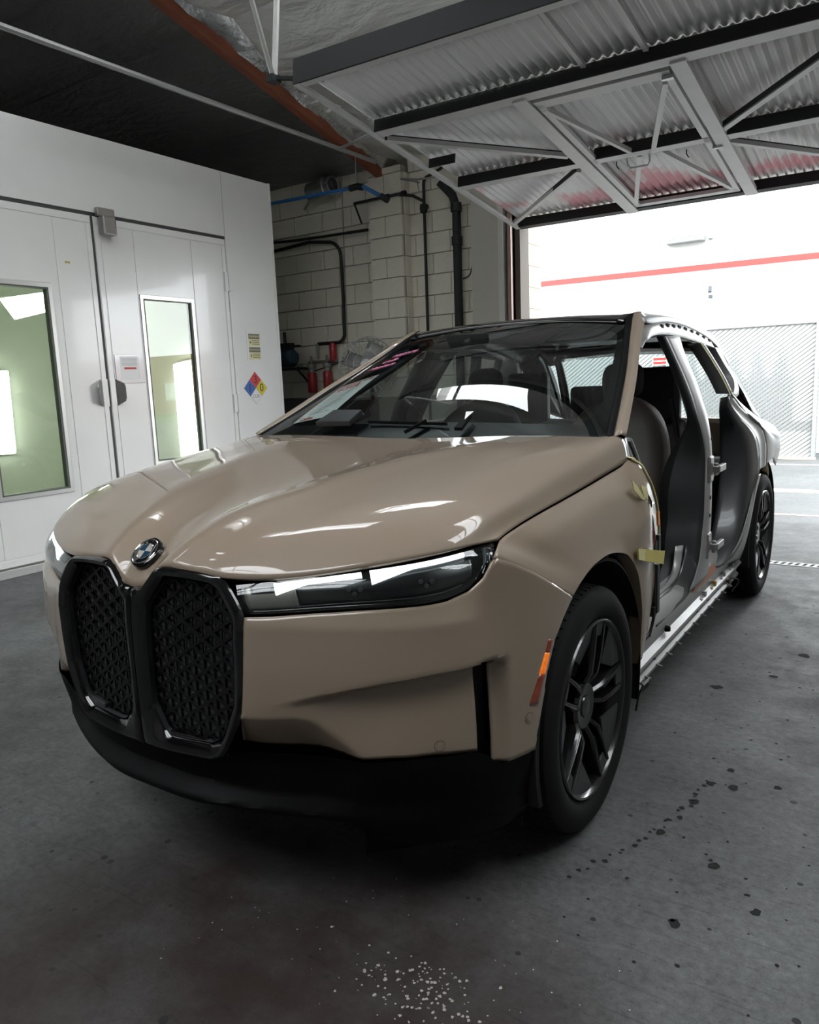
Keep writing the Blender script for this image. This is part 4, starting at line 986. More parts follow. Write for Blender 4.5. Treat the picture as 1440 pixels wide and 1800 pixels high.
# triangular lattice
lat = MB(); Pin = np.array(inner)
hull = kc + (PI_ - kc) * 1.0
def clip(p, d):
    ts = []
    P = np.vstack([hull, hull[:1]])
    for a, b_ in zip(P[:-1], P[1:]):
        e = b_ - a; den = d[0] * -e[1] + d[1] * e[0]
        if abs(den) < 1e-12: continue
        w = a - p; t = (w[0] * -e[1] + w[1] * e[0]) / den; u = (d[0] * w[1] - d[1] * w[0]) / den
        if 0 <= u < 1: ts.append(t)
    return (min(ts), max(ts)) if len(ts) >= 2 else None
pit = .0335
for ang, wdt, hh in ((90, .0030, .004), (33, .0085, .005), (-33, .0085, .005)):
    a = math.radians(ang); d = np.array([math.cos(a), math.sin(a)]); nn = np.array([-d[1], d[0]])
    step = pit if ang == 90 else pit * 2 * math.sin(math.radians(33)) * 1.0
    for k in range(-20, 21):
        p = kc + nn * step * k
        r_ = clip(p, d)
        if r_ is None or r_[1] - r_[0] < .01: continue
        ts = np.linspace(r_[0], r_[1], 6)
        for t0, t1 in zip(ts[:-1], ts[1:]):
            A, B_ = p + d * t0, p + d * t1
            A3, B3 = (A[0], yg(*A) + .027, A[1]), (B_[0], yg(*B_) + .027, B_[1])
            lat.beam(A3, B3, hh, wdt, (nn[0], 0, nn[1]))
stuff(lat.obj('grille_lattice', M['lattice'], gA)); stuff(lat.mirror().obj('grille_lattice', M['lattice'], gB))
# radar cover and bracket at the foot of the grille
MB().hexa([(-.285, -.925, .478), (-.205, -.935, .474), (-.205, -.935, .520), (-.285, -.925, .526)], (0, .03, 0)).obj('radar_cover', M['primer'], gB, bevel=.004)
MB().hexa([(.10, -.945, .486), (.27, -.930, .486), (.27, -.930, .505), (.10, -.945, .512)], (0, .03, 0)).box((.283, -.925, .475), (.30, -.90, .515)).obj('camera_bracket', M['gloss_black'], gA, bevel=.003)

# ---- lower apron and lip
ap = []
apron = [
 [(0, -.945, .470), (.2, -.940, .468), (.386, -.905, .500), (.58, -.830, .500), (.656, -.800, .492), (.81, -.695, .498), (.879, -.603, .485), (.905, -.557, .445), (.93, -.50, .445), (.948, -.435, .445)],
 [(0, -.915, .44), (.2, -.905, .44), (.386, -.875, .46), (.58, -.805, .46), (.656, -.790, .45), (.80, -.70, .45), (.88, -.60, .43), (.905, -.55, .41), (.93, -.49, .41), (.945, -.43, .41)],
 [(0, -.905, .37), (.2, -.895, .37), (.386, -.860, .37), (.55, -.800, .37), (.64, -.775, .36), (.78, -.69, .36), (.87, -.59, .35), (.90, -.54, .34), (.92, -.48, .34), (.93, -.42, .34)],
 [(0, -.950, .332), (.15, -.945, .331), (.34, -.900, .328), (.50, -.840, .325), (.60, -.795, .322), (.74, -.72, .31), (.85, -.60, .30), (.89, -.53, .29), (.91, -.46, .28), (.92, -.41, .28)],
 [(0, -.945, .318), (.15, -.940, .317), (.34, -.893, .314), (.50, -.833, .31), (.60, -.788, .308), (.74, -.712, .295), (.85, -.595, .285), (.89, -.525, .275), (.91, -.455, .265), (.92, -.405, .265)],
 [(0, -.80, .26), (.15, -.79, .26), (.34, -.76, .26), (.50, -.72, .25), (.60, -.72, .23), (.74, -.66, .22), (.83, -.56, .22), (.87, -.50, .22), (.885, -.44, .22), (.89, -.40, .22)],
]
Rr = np.stack([cat(c, 60) for c in apron])
both('lower_apron', MB().grid(np.stack([lin(Rr[:, j], 34) for j in range(60)], 1)), M['plastic'], smooth=True, out=CC, angle=40)
dfl = MB().hexa([(.585, -.735, .175), (.90, -.42, .185), (.905, -.425, .255), (.60, -.745, .25)], (-.05, .10, .02))
both('wheel_deflector', dfl, M['plastic'], bevel=.006)

# ---- headlights
lb = [(.391, -.916, .872), (.463, -.890, .876), (.562, -.852, .886), (.669, -.803, .894), (.747, -.756, .897), (.800, -.713, .900), (.835, -.670, .906), (.866, -.622, .922), (.884, -.588, .948), (.896, -.562, .982)]
ltp = [(.354, -.903, .938), (.464, -.866, .952), (.601, -.800, .971), (.690, -.740, .982), (.772, -.667, .993), (.837, -.562, 1.003), (.868, -.490, 1.010)]
LB, LT = cat(lb, 60), cat(ltp, 60)
LO = np.array([0, .012, 0])
def lamp(u, v, off=0.0):
    """u along lamp 0 inner..1 outer, v bottom..top; off outward"""
    a, b_ = np.array([np.interp(u, np.linspace(0, 1, 60), LB[:, k]) for k in range(3)]), np.array([np.interp(u, np.linspace(0, 1, 60), LT[:, k]) for k in range(3)])
    p = a * (1 - v) + b_ * v; n_ = np.array([.35 + .5 * u, -.85 + .35 * u, .25]); n_ /= np.linalg.norm(n_)
    return p + n_ * (off - .012 + .012 * math.sin(math.pi * min(1, max(0, v))))
def lgrid(u0, u1, v0, v1, off, nu=30, nv=6):
    f0 = v0 if callable(v0) else (lambda u: v0); f1 = v1 if callable(v1) else (lambda u: v1)
    return np.array([[lamp(u, f0(u) * (1 - w) + f1(u) * w, off) for u in np.linspace(u0, u1, nu)] for w in np.linspace(0, 1, nv)])
for sgn in (1, -1):
    def ob(mb, *a, **k): return (mb if sgn > 0 else mb.mirror()).obj(*a, **k)
    hl = ob(MB().grid(lgrid(0, 1, 0, 1, -.010, 60, 14)), 'headlight', M['gloss_black'], CAR, smooth=True, solid=.02, out=CC)
    ob(MB().grid(lgrid(.02, .225, .10, .97, -.006, 14, 8)), 'inner_blade', M['blade'], hl, smooth=True, solid=.002, out=CC)
    ob(MB().grid(lgrid(.05, .145, .66, .93, -.003, 8, 4)), 'blade_insert', M['primer'], hl, smooth=True, solid=.002, out=CC)
    ob(MB().grid(lgrid(.02, .92, -.01, .08, .002, 40, 3)), 'lower_trim', M['gloss_black'], hl, smooth=True, solid=.008, out=CC)
    ob(MB().grid(lgrid(.20, .84, .135, .155, -.001, 40, 2)), 'trim_line', M['primer'], hl, smooth=True, solid=.002, out=CC)
    ob(MB().grid(lgrid(.945, .962, .2, .9, -.001, 4, 10)), 'trim_line', M['primer'], hl, smooth=True, solid=.002, out=CC)
    t0 = lambda u: .90 - .40 * max(0, 1 - (u - .145) / .16) if u > .17 else .50 + .0 * u
    ob(MB().grid(lgrid(.148, .475, lambda u: .80 - .24 * max(0, 1 - (u - .148) / .13) ** 1.2, .945, -.001, 40, 4)), 'light_strip', M['led'], hl, smooth=True, solid=.004, out=CC)
    ob(MB().grid(lgrid(.505, .865, lambda u: .845 - .26 * max(0, 1 - (u - .505) / .16) ** 1.2, .955, -.001, 40, 4)), 'light_strip', M['led'], hl, smooth=True, solid=.004, out=CC)
    ob(MB().grid(lgrid(.23, .90, .14, .79, -.0085, 40, 6)), 'lamp_lens', M['frit'], hl, smooth=True, solid=.001, out=CC)
    for uu in (.44, .70):
        c_ = lamp(uu, .42, -.006)
        for a_, b2 in ((-.012, .006), (0, -.004), (.012, .006)):
            ob(MB().lathe([(.001, .002), (.005, .002), (.006, -.003)], (c_[0] + a_, c_[1] + a_ * .6, c_[2] + b2), (.5, -.8, .2), 10), 'projector', M['rim_grey'], hl, smooth=True)
    ob(MB().grid(lgrid(-.005, 1, -.03, 1.0, .004, 60, 14)), 'lamp_cover', M['glass'], hl, smooth=True, out=CC)

# ---- front wings
oc = [(.905, -.563, .988), (.893, -.52, 1.003), (.876, -.472, 1.012), (.882, -.38, 1.030), (.886, -.264, 1.043), (.894, .007, 1.067), (.902, .237, 1.091), (.906, .393, 1.108), (.910, .465, 1.122), (.940, .487, 1.100), (.955, .515, 1.06), (.958, .585, 1.0), (.957, .644, .925), (.956, .673, .84), (.956, .669, .764), (.956, .642, .67), (.955, .598, .571), (.948, .565, .47), (.935, .555, .38)]
ac = [(.97, -.221, .808), (.97, -.18, .826), (.97, -.134, .842), (.97, -.08, .857), (.97, -.025, .865), (.97, .076, .868), (.97, .15, .858), (.97, .22, .842), (.97, .26, .829), (.97, .31, .80), (.97, .345, .771), (.97, .38, .735), (.969, .412, .678), (.967, .432, .63), (.965, .448, .585), (.962, .455, .54), (.958, .462, .497), (.95, .468, .43), (.94, .475, .37)]
O_, A_ = np.array(oc), np.array(ac)
def mixc(k, dx): return [tuple(a * (1 - k) + o * k + np.array([dx(i / 18), 0, 0])) for i, (a, o) in enumerate(zip(A_, O_))]
wing = [[(x - .05, y, z - .004) for x, y, z in ac], [(x - .006, y, z) for x, y, z in ac], ac, mixc(.12, lambda t: .004), mixc(.42, lambda t: .006 + .012 * math.sin(math.pi * min(1, t * 1.4))), mixc(.75, lambda t: .006 + .018 * math.sin(math.pi * min(1, t * 1.5))), oc]
Rr = np.stack([cat(c, 80) for c in wing])
Gw = np.stack([np.vstack([lin(Rr[:3, j], 5)[:-1], cat(Rr[2:, j], 26)]) for j in range(80)], 1)
wl_, wr_ = both('front_wing', MB().grid(Gw), M['paint'], smooth=True, solid=.006, out=(.3, .1, .5), angle=40)
# wheel-arch liners
for y0 in (0, 3.0):
    mb = MB().lathe([(.46, -.30), (.46, .05), (.448, .055)], (.90, y0 + .02, .40), (1, 0, 0), 40, math.radians(160), math.radians(378))
    mb.lathe([(.46, -.30), (.10, -.30)], (.90, y0 + .02, .40), (1, 0, 0), 40, math.radians(178), math.radians(355))
    both('arch_liner', mb, M['void'])

# ---- A pillars, roof, windscreen
gl_e = [(.838, .415, 1.200), (.78, .649, 1.302), (.73, .860, 1.402), (.678, 1.052, 1.489), (.632, 1.22, 1.575), (.60, 1.345, 1.645), (.585, 1.42, 1.685)]
mid_e = [(.862, .432, 1.206), (.812, .647, 1.303), (.762, .862, 1.408), (.706, 1.070, 1.503), (.655, 1.255, 1.598), (.622, 1.385, 1.668), (.600, 1.48, 1.708)]
out_e = [(.897, .464, 1.205), (.860, .636, 1.290), (.808, .862, 1.398), (.751, 1.085, 1.506), (.708, 1.26, 1.59), (.680, 1.385, 1.652), (.655, 1.48, 1.69)]
in_e = [(x - .035, y + .05, z - .03) for x, y, z in out_e]
mid2 = [tuple(np.array(a) * .5 + np.array(b_) * .5 + np.array([.006, -.008, .010])) for a, b_ in zip(mid_e, out_e)]
both('a_pillar', MB().grid(loft([mid_e, mid2, out_e], 40, 9)).grid(loft([out_e, in_e], 40, 3)), M['paint'], smooth=True, solid=.004, out=CC, angle=60)
gl_in = [tuple(np.array(a) * .5 + np.array(b_) * .5 + np.array([.002, -.006, .004])) for a, b_ in zip(gl_e, mid_e)]
both('pillar_trim', MB().grid(loft([gl_e, gl_in, mid_e], 40, 5)), M['plastic'], smooth=True, solid=.004, out=CC, angle=60)
both('inner_pillar', MB().grid(loft([[(x - .04, y + .05, z - .035) for x, y, z in gl_e], in_e], 24, 3)), M['cabin'], smooth=True, solid=.03, out=CC)
wt = [(-.60, 1.345, 1.645), (-.3, 1.368, 1.678), (0, 1.375, 1.688), (.3, 1.368, 1.678), (.60, 1.345, 1.645)]
wm = [(-.73, .860, 1.402), (-.4, .845, 1.464), (0, .838, 1.482), (.4, .845, 1.464), (.73, .860, 1.402)]
wb = [(-.838, .415, 1.200), (-.45, .36, 1.196), (0, .34, 1.194), (.45, .36, 1.196), (.838, .415, 1.200)]
def _lag(p, v): return np.array(p[0]) * (1 - v) * (1 - 2 * v) + np.array(p[1]) * 4 * v * (1 - v) + np.array(p[2]) * v * (2 * v - 1)
def _wsp(u, v):
    E = _lag([(.838, .415, 1.200), (.733, .860, 1.406), (.60, 1.345, 1.645)], v); Cn = _lag([(0, .34, 1.194), (0, .838, 1.492), (0, 1.375, 1.688)], v)
    return np.array([u * E[0], Cn[1] + (E[1] - Cn[1]) * u * u, Cn[2] + (E[2] - Cn[2]) * u * u])
WS = np.array([[_wsp(u, v) for u in np.linspace(-1, 1, 49)] for v in np.linspace(0, 1, 33)])
ws_ = MB().grid(WS).obj('windscreen', M['wind'], CAR, smooth=True, out=CC)
def ws_pt(a, b_, off=0.0):
    """a: 0 right..1 left, b: 0 bottom..1 top"""
    i, j = b_ * 32, a * 48; i0, j0 = min(31, int(i)), min(47, int(j)); u, v = i - i0, j - j0
    p = WS[i0, j0] * (1 - u) * (1 - v) + WS[i0 + 1, j0] * u * (1 - v) + WS[i0, j0 + 1] * (1 - u) * v + WS[i0 + 1, j0 + 1] * u * v
    return p + np.array([0, -.42, .906]) * off
# frit band inside the glass
mb = MB()
fa_ = lambda f0, f1: np.array([[ws_pt(a, f0(a) * (1 - w) + f1(a) * w, -.004) for a in np.linspace(0, 1, 60)] for w in (0, .5, 1)])
edge = lambda a: min(a, 1 - a)
mb.grid(fa_(lambda a: 0, lambda a: .105 + .16 * max(0, 1 - edge(a) / .10) ** 2)).grid(fa_(lambda a: .945 - .10 * max(0, 1 - edge(a) / .07) ** 2, lambda a: 1))
G = np.array([[ws_pt(w * (.022 + .05 * max(0, 1 - b_ / .35) ** 2), b_, -.004) for b_ in np.linspace(0, 1, 40)] for w in (0, 1)]); mb.grid(G)
G = np.array([[ws_pt(1 - w * (.022 + .07 * max(0, 1 - b_ / .35) ** 2), b_, -.004) for b_ in np.linspace(0, 1, 40)] for w in (0, 1)]); mb.grid(G)
mb.obj('frit_band', M['frit'], ws_)
MB().grid(np.array([[ws_pt(.5 - .035 * k + .07 * k * w, .80 + .15 * v, -.006) for w in (0, 1)] for v, k in ((0, 1.6), (1, 2.6))])).obj('sensor_patch', M['frit'], ws_)
# handwriting on the glass
for k, (tx, a, b_) in enumerate((('108SC6', .150, .765), ('Colk', .125, .70), ('Hunters', .130, .635))):
    p, q, r_ = ws_pt(a, b_, .002), ws_pt(a + .05, b_, .002), ws_pt(a, b_ + .05, .002)
    text('handwriting', tx, .048, frame(p, q - p, r_ - p), M['pink_ink'], ws_, .0008, shear=.4)
rf = [[(-.655, 1.48, 1.69), (-.62, 1.49, 1.712), (-.3, 1.475, 1.722), (0, 1.47, 1.726), (.3, 1.475, 1.722), (.62, 1.49, 1.712), (.655, 1.48, 1.69)]]
roof_rows = [[(-.585, 1.36, 1.662), (-.3, 1.385, 1.689), (0, 1.392, 1.697), (.3, 1.385, 1.689), (.585, 1.36, 1.662)]]
for y, zc_, ze, xe in ((1.48, 1.721, 1.700, .590), (1.8, 1.737, 1.716, .60), (2.2, 1.740, 1.715, .60), (2.6, 1.722, 1.697, .598), (2.9, 1.69, 1.665, .59), (3.15, 1.645, 1.62, .575)):
    roof_rows.append([(-xe, y, ze), (-.3, y, zc_ - .005), (0, y, zc_), (.3, y, zc_ - .005), (xe, y, ze)])
MB().grid(loft(roof_rows, 25, 40)).obj('roof_panel', M['gloss_black'], CAR, smooth=True, solid=.02, out=CC)
re_ = [(.590, 1.42, 1.684), (.590, 1.48, 1.700), (.60, 1.8, 1.716), (.60, 2.2, 1.715), (.598, 2.6, 1.697), (.59, 2.9, 1.665), (.575, 3.15, 1.62), (.56, 3.4, 1.55)]
rg = [(.622, 1.40, 1.672), (.625, 1.48, 1.694), (.632, 1.8, 1.706), (.632, 2.2, 1.702), (.632, 2.6, 1.683), (.628, 2.9, 1.648), (.61, 3.15, 1.59), (.595, 3.4, 1.52)]
rt_ = [(.680, 1.385, 1.652), (.683, 1.50, 1.650), (.676, 1.75, 1.668), (.672, 2.0, 1.668), (.684, 2.3, 1.645), (.698, 2.6, 1.603), (.70, 2.9, 1.54), (.70, 3.15, 1.455)]
ot_ = [(.742, 1.15, 1.525), (.724, 1.26, 1.563), (.711, 1.40, 1.588), (.704, 1.602, 1.603), (.706, 1.9, 1.60), (.711, 2.104, 1.588), (.717, 2.305, 1.575), (.722, 2.62, 1.556)]
ot2 = [(.66, 1.25, 1.55), (.655, 1.30, 1.575), (.65, 1.42, 1.60), (.65, 1.602, 1.612), (.65, 1.9, 1.61), (.655, 2.104, 1.60), (.66, 2.305, 1.585), (.665, 2.62, 1.565)]
both('roof_rail', MB().grid(loft([re_, rg], 40, 3)).grid(loft([rg, [tuple(np.array(a) * .5 + np.array(b_) * .5 + np.array([.012, 0, .012])) for a, b_ in zip(rg, rt_)], rt_], 40, 7)), M['silver'], smooth=True, solid=.004, out=CC, angle=50)
both('door_header', MB().grid(loft([[(.665, 1.36, 1.64)] + rt_[1:6] + [(.698, 2.6, 1.603)], [(.70, 1.20, 1.545)] + ot_[1:]], 40, 4)).grid(loft([ot_, ot2], 40, 3)), M['silver'], smooth=True, solid=.003, out=CC, angle=40)
for k in range(9):
    y = 1.62 + k * .115; z = float(np.interp(y, [p[1] for p in rt_], [p[2] for p in rt_])); x = float(np.interp(y, [p[1] for p in rt_], [p[0] for p in rt_]))
    MB().beam((x + .006, y, z - .012), (x + .009, y + .03, z - .016), .010, .014).obj('rail_clip', M['plastic'], CAR)
fin = MB().hexa([(-.02, 2.66, 1.715), (.02, 2.66, 1.715), (.012, 2.86, 1.775), (-.012, 2.86, 1.775)], (0, .06, -.06)).obj('roof_antenna', M['primer'], CAR, bevel=.008)

# ---- B pillars, C pillars, sills
bF = [(.706, 1.628, 1.597), (.728, 1.624, 1.554), (.761, 1.614, 1.487), (.801, 1.599, 1.408), (.848, 1.57, 1.308), (.878, 1.555, 1.219), (.895, 1.585, 1.136), (.902, 1.635, 1.019), (.905, 1.628, .868), (.905, 1.620, .713), (.904, 1.595, .642), (.902, 1.565, .53), (.897, 1.511, .462), (.890, 1.418, .395)]
bR = [(.706, 1.900, 1.599), (.736, 1.852, 1.538), (.776, 1.818, 1.457), (.820, 1.79, 1.37), (.862, 1.760, 1.263), (.888, 1.745, 1.189), (.902, 1.775, 1.043), (.905, 1.782, .887), (.905, 1.788, .765), (.903, 1.79, .623), (.901, 1.792, .522), (.897, 1.80, .47), (.893, 1.81, .43), (.890, 1.83, .395)]
bM = [tuple(np.array(a) * .5 + np.array(b_) * .5 + np.array([.012, 0, .002])) for a, b_ in zip(bF, bR)]
bFi = [(x - .10, y - .02, z) for x, y, z in bF]; bRi = [(x - .10, y + .01, z) for x, y, z in bR]
bl_, br_ = both('b_pillar', MB().grid(loft([bF, bM, bR], 50, 7)).grid(loft([bR, bRi], 50, 3)), M['silver'], smooth=True, solid=.003, out=CC, angle=50)
uk = lambda z: min(1, max(0, (z - .95) / .25))
for pp, ff in ((bl_, 1), (br_, -1)):
    m_ = MB().grid(loft([bF, [(x - .05 + .03 * uk(z), y - .03 + .03 * uk(z), z) for x, y, z in bF], [(x - .14 + .09 * uk(z), y - .10 + .13 * uk(z), z) for x, y, z in bF], [(x - .22 + .16 * uk(z), y + .02 + .06 * uk(z), z) for x, y, z in bF]], 50, 10))
    (m_ if ff > 0 else m_.mirror()).obj('pillar_cover', M['cabin'], pp, smooth=True, solid=.004, out=(.4 * ff, 2.5, .9))
    for z0_, xx in ((.945, .907), (.565, .905)):
        m_ = MB().box((xx - .004, 1.66, z0_ - .06), (xx + .016, 1.74, z0_ + .07))
        (m_ if ff > 0 else m_.mirror()).obj('hinge_plate', M['steel'], pp, bevel=.01)
for z0_, dz in ((.948, 0), (.560, .0)):
    hg_ = MB().box((.905, 1.71, z0_ - .016), (.952, 1.735, z0_ + .016)).box((.935, 1.72, z0_ - .016), (.955, 1.86, z0_ + .016)).lathe([(.001, -.03), (.011, -.03), (.011, .03), (.001, .03)], (.935, 1.722, z0_), (0, 0, 1), 12).obj('door_hinge', M['steel'], CAR, bevel=.003)
for z0_ in (1.10, .81, .72):
    MB().lathe([(.001, .001), (.010, .001), (.010, -.004)], (.918, 1.70, z0_), (1, 0, 0), 12).obj('pillar_hole', M['void'], bl_)
cF = [(.717, 2.27, 1.578), (.748, 2.312, 1.515), (.775, 2.345, 1.46), (.815, 2.372, 1.38), (.853, 2.385, 1.295)]
cR = [(.722, 2.37, 1.572), (.752, 2.41, 1.51), (.782, 2.44, 1.45), (.818, 2.455, 1.38), (.850, 2.46, 1.310)]
both('c_pillar', MB().grid(loft([cF, [tuple(np.array(a) * .5 + np.array(b_) * .5 + np.array([.010, 0, 0])) for a, b_ in zip(cF, cR)], cR], 24, 7)).grid(loft([cF, [(x - .07, y + .02, z) for x, y, z in cF]], 24, 3)), M['silver'], smooth=True, solid=.003, out=CC, angle=50)
MB().grid(loft([[(x + .004, y - .002, z) for x, y, z in cF], [(x + .006, y + .016, z) for x, y, z in cF]], 20, 2)).obj('tape_edge', M['tape'], CAR, solid=.002)
dF = [(.722, 2.62, 1.560), (.770, 2.655, 1.46), (.822, 2.655, 1.372), (.852, 2.53, 1.300), (.853, 2.45, 1.297)]
dR = [(.692, 2.92, 1.55), (.725, 3.05, 1.42), (.765, 3.12, 1.30), (.80, 2.85, 1.255), (.835, 2.50, 1.275)]
both('d_pillar', MB().grid(loft([dF, [tuple(np.array(a) * .5 + np.array(b_) * .5 + np.array([.010, 0, .003])) for a, b_ in zip(dF, dR)], dR], 30, 8)).grid(loft([dF, [(x - .06, y, z) for x, y, z in dF]], 30, 3)), M['silver'], smooth=True, solid=.003, out=CC, angle=50)
sp = [(.80, .47), (.845, .455), (.872, .42), (.889, .375), (.888, .345), (.884, .315), (.912, .300), (.914, .290), (.888, .262), (.884, .235), (.898, .225), (.896, .212), (.80, .20)]
G = np.array([[(x, y, z) for x, z in sp] for y in np.linspace(.58, 2.58, 30)])
sl, sr = both('sill', MB().grid(G).hexa([(x, .58, z) for x, z in sp], (0, .002, 0)).hexa([(x, 2.578, z) for x, z in sp], (0, .002, 0)), M['silver'], smooth=True, angle=25, out=(.7, 1.5, .35))
MB().hexa([(.8895, 1.50, .372), (.8895, 2.0, .372), (.8895, 1.95, .42), (.8895, 1.62, .43)], (.003, 0, 0)).obj('primer_patch', M['copper'], sl)
MB().lathe([(.001, .022), (.012, .02), (.015, 0), (.001, 0)], (.887, 1.042, .330), (1, 0, .1), 14).obj('rubber_plug', M['plastic'], sl, smooth=True)
MB().lathe([(.001, .018), (.008, .016), (.010, 0), (.001, 0)], (.900, .80, .280), (1, 0, .1), 12).obj('rubber_plug', M['steel'], sl, smooth=True)
for k in range(11):
    y = .72 + k * .155
    MB().lathe([(.001, .026), (.005, .026), (.005, 0), (.001, 0)], (.896, y, .226), (1, 0, -.2), 8).obj('stud', M['steel'], sl)
for k in range(12):
    y = 1.55 + k * .075; z = .262 + .02 * (k % 3)
    MB().box((.888, y, z), (.906, y + .03, z + .028)).obj('clip', M['brass'] if k in (4, 5, 9) else M['silver'], sl, bevel=.003)
# front door aperture lip inside the sill, floor edge
both('sill_lip', MB().grid(loft([[(.845, .75, .47), (.845, 1.30, .462), (.842, 1.46, .50), (.838, 1.52, .60)], [(.83, .75, .485), (.83, 1.30, .478), (.828, 1.45, .515), (.824, 1.50, .60)], [(.815, .75, .47), (.815, 1.30, .463), (.812, 1.43, .51), (.81, 1.48, .60)]], 24, 6)), M['silver'], smooth=True, solid=.003)
sb_ = MB().grid(loft([[(.889, .9, .378), (.889, 1.2, .378), (.892, 1.45, .40), (.898, 1.54, .50)], [(.845, .85, .462), (.845, 1.2, .460), (.845, 1.42, .475), (.85, 1.53, .60)]], 24, 8)).obj('sill_panel', M['primer'], CAR, smooth=True, solid=.002)
# hinge pillar at the front of the front door opening
hpF = [(.885, .47, 1.195), (.90, .50, 1.05), (.905, .56, .9), (.905, .58, .7), (.90, .57, .5), (.888, .56, .38)]
hpR = [(.86, .56, 1.20), (.87, .60, 1.05), (.875, .66, .9), (.875, .68, .7), (.87, .68, .52), (.86, .70, .44)]
both('hinge_pillar', MB().grid(loft([[(x - .02, y - .04, z) for x, y, z in hpF], hpF, hpR, [(x - .12, y + .02, z) for x, y, z in hpR]], 30, 9)), M['primer'], smooth=True, solid=.004, out=CC)

# ---- rear quarters
q0 = [(.853, 2.43, 1.300), (.835, 2.6, 1.283), (.805, 2.85, 1.25), (.785, 3.15, 1.19), (.765, 3.5, 1.12), (.70, 3.98, 1.06)]
q1 = [(.870, 2.46, 1.270), (.895, 2.66, 1.195), (.915, 2.9, 1.135), (.920, 3.2, 1.085), (.915, 3.55, 1.045), (.83, 3.99, 1.01)]
q2 = [(.900, 2.555, 1.200), (.933, 2.785, 1.117), (.948, 2.95, 1.07), (.962, 3.2, 1.03), (.952, 3.55, .99), (.85, 4.0, .96)]
q3 = [(.952, 2.905, 1.055), (.963, 2.96, 1.03), (.972, 3.06, 1.005), (.975, 3.2, .975), (.962, 3.55, .94), (.856, 4.01, .91)]
q4 = [(.968, 2.958, .945), (.972, 3.0, .94), (.978, 3.1, .925), (.978, 3.2, .91), (.964, 3.55, .88), (.858, 4.02, .87)]
q5 = [(.968, 2.963, .835), (.972, 3.0, .845), (.976, 3.1, .855), (.972, 3.22, .845), (.955, 3.45, .78), (.856, 4.03, .74)]
both('rear_quarter', MB().grid(loft([q0, q1, q2, q3, q4, q5], 40, 40)), M['silver'], smooth=True, solid=.006, out=CC, angle=60)
eQ = [(.853, 2.392, 1.295), (.868, 2.42, 1.265), (.900, 2.548, 1.198), (.933, 2.787, 1.117), (.952, 2.908, 1.053), (.962, 2.955, 1.01), (.968, 2.957, .945), (.968, 2.963, .83)]
eI = [(.852, 2.395, 1.288), (.872, 2.36, 1.235), (.905, 2.42, 1.165), (.935, 2.61, 1.085), (.950, 2.70, 1.03), (.957, 2.74, .98), (.962, 2.755, .92), (.965, 2.76, .83)]
eM = [tuple(np.array(a) * .5 + np.array(b_) * .5 + np.array([-.008, 0, -.006])) for a, b_ in zip(eQ, eI)]
both('shut_face', MB().grid(loft([eQ, eM, eI], 50, 9)), M['silver'], smooth=True, solid=.003, out=CC, angle=70)
wI = [(.85, 2.36, 1.28), (.862, 2.33, 1.225), (.885, 2.36, 1.15), (.905, 2.48, 1.07), (.915, 2.55, .98), (.92, 2.56, .85), (.918, 2.50, .70), (.912, 2.42, .58), (.905, 2.30, .48), (.895, 2.14, .42), (.888, 2.0, .385)]
wO = [(.852, 2.395, 1.288), (.872, 2.36, 1.235), (.905, 2.42, 1.165), (.95, 2.70, 1.03), (.962, 2.755, .92), (.965, 2.76, .83), (.966, 2.67, .754), (.960, 2.575, .624), (.952, 2.48, .53), (.945, 2.36, .45), (.93, 2.2, .40)]
wJ = [(.80, 2.42, 1.27), (.80, 2.40, 1.21), (.80, 2.42, 1.14), (.80, 2.44, 1.05), (.80, 2.46, .95), (.80, 2.46, .80), (.80, 2.42, .68), (.80, 2.34, .56), (.80, 2.24, .48), (.80, 2.1, .43), (.80, 1.95, .40)]
both('wheelhouse_panel', MB().grid(loft([wO, wI, wJ], 50, 12)), M['primer'], smooth=True, solid=.004, out=CC, angle=60)
both('dogleg', MB().grid(loft([[(.968, 2.80, .80), (.966, 2.67, .70), (.962, 2.58, .585), (.955, 2.53, .49), (.94, 2.50, .40), (.92, 2.48, .33)], [(.964, 2.75, .80), (.960, 2.62, .72), (.954, 2.50, .60), (.945, 2.38, .50), (.928, 2.22, .42), (.90, 2.06, .38)]], 30, 6)), M['silver'], smooth=True, solid=.004, out=CC)
MB().grid(loft([[(.955, 3.0, .835), (.95, 3.1, .84), (.94, 3.25, .82)], [(.94, 3.0, .80), (.955, 3.12, .765), (.94, 3.25, .72)], [(.92, 3.05, .79), (.935, 3.15, .75), (.92, 3.25, .70)]], 16, 8)).obj('torn_foam', M['foam'], CAR, smooth=True, solid=.02)

# ---- tailgate, spoiler, rear body
tg_ = MB()
tg_.grid(loft([[(-.80, 3.98, 1.05), (-.4, 4.05, 1.07), (0, 4.07, 1.075), (.4, 4.05, 1.07), (.80, 3.98, 1.05)], [(-.83, 4.02, .85), (-.4, 4.12, .87), (0, 4.14, .875), (.4, 4.12, .87), (.83, 4.02, .85)], [(-.80, 3.98, .5), (-.4, 4.05, .5), (0, 4.07, .5), (.4, 4.05, .5), (.80, 3.98, .5)]], 20, 12))
tg_.obj('tailgate', M['paint'], CAR, smooth=True, solid=.02, out=CC)
MB().grid(loft([[(-.575, 3.15, 1.62), (0, 3.16, 1.645), (.575, 3.15, 1.62)], [(-.55, 3.33, 1.565), (0, 3.36, 1.59), (.55, 3.33, 1.565)]], 13, 4)).obj('roof_spoiler', M['gloss_black'], CAR, smooth=True, solid=.03, out=CC)
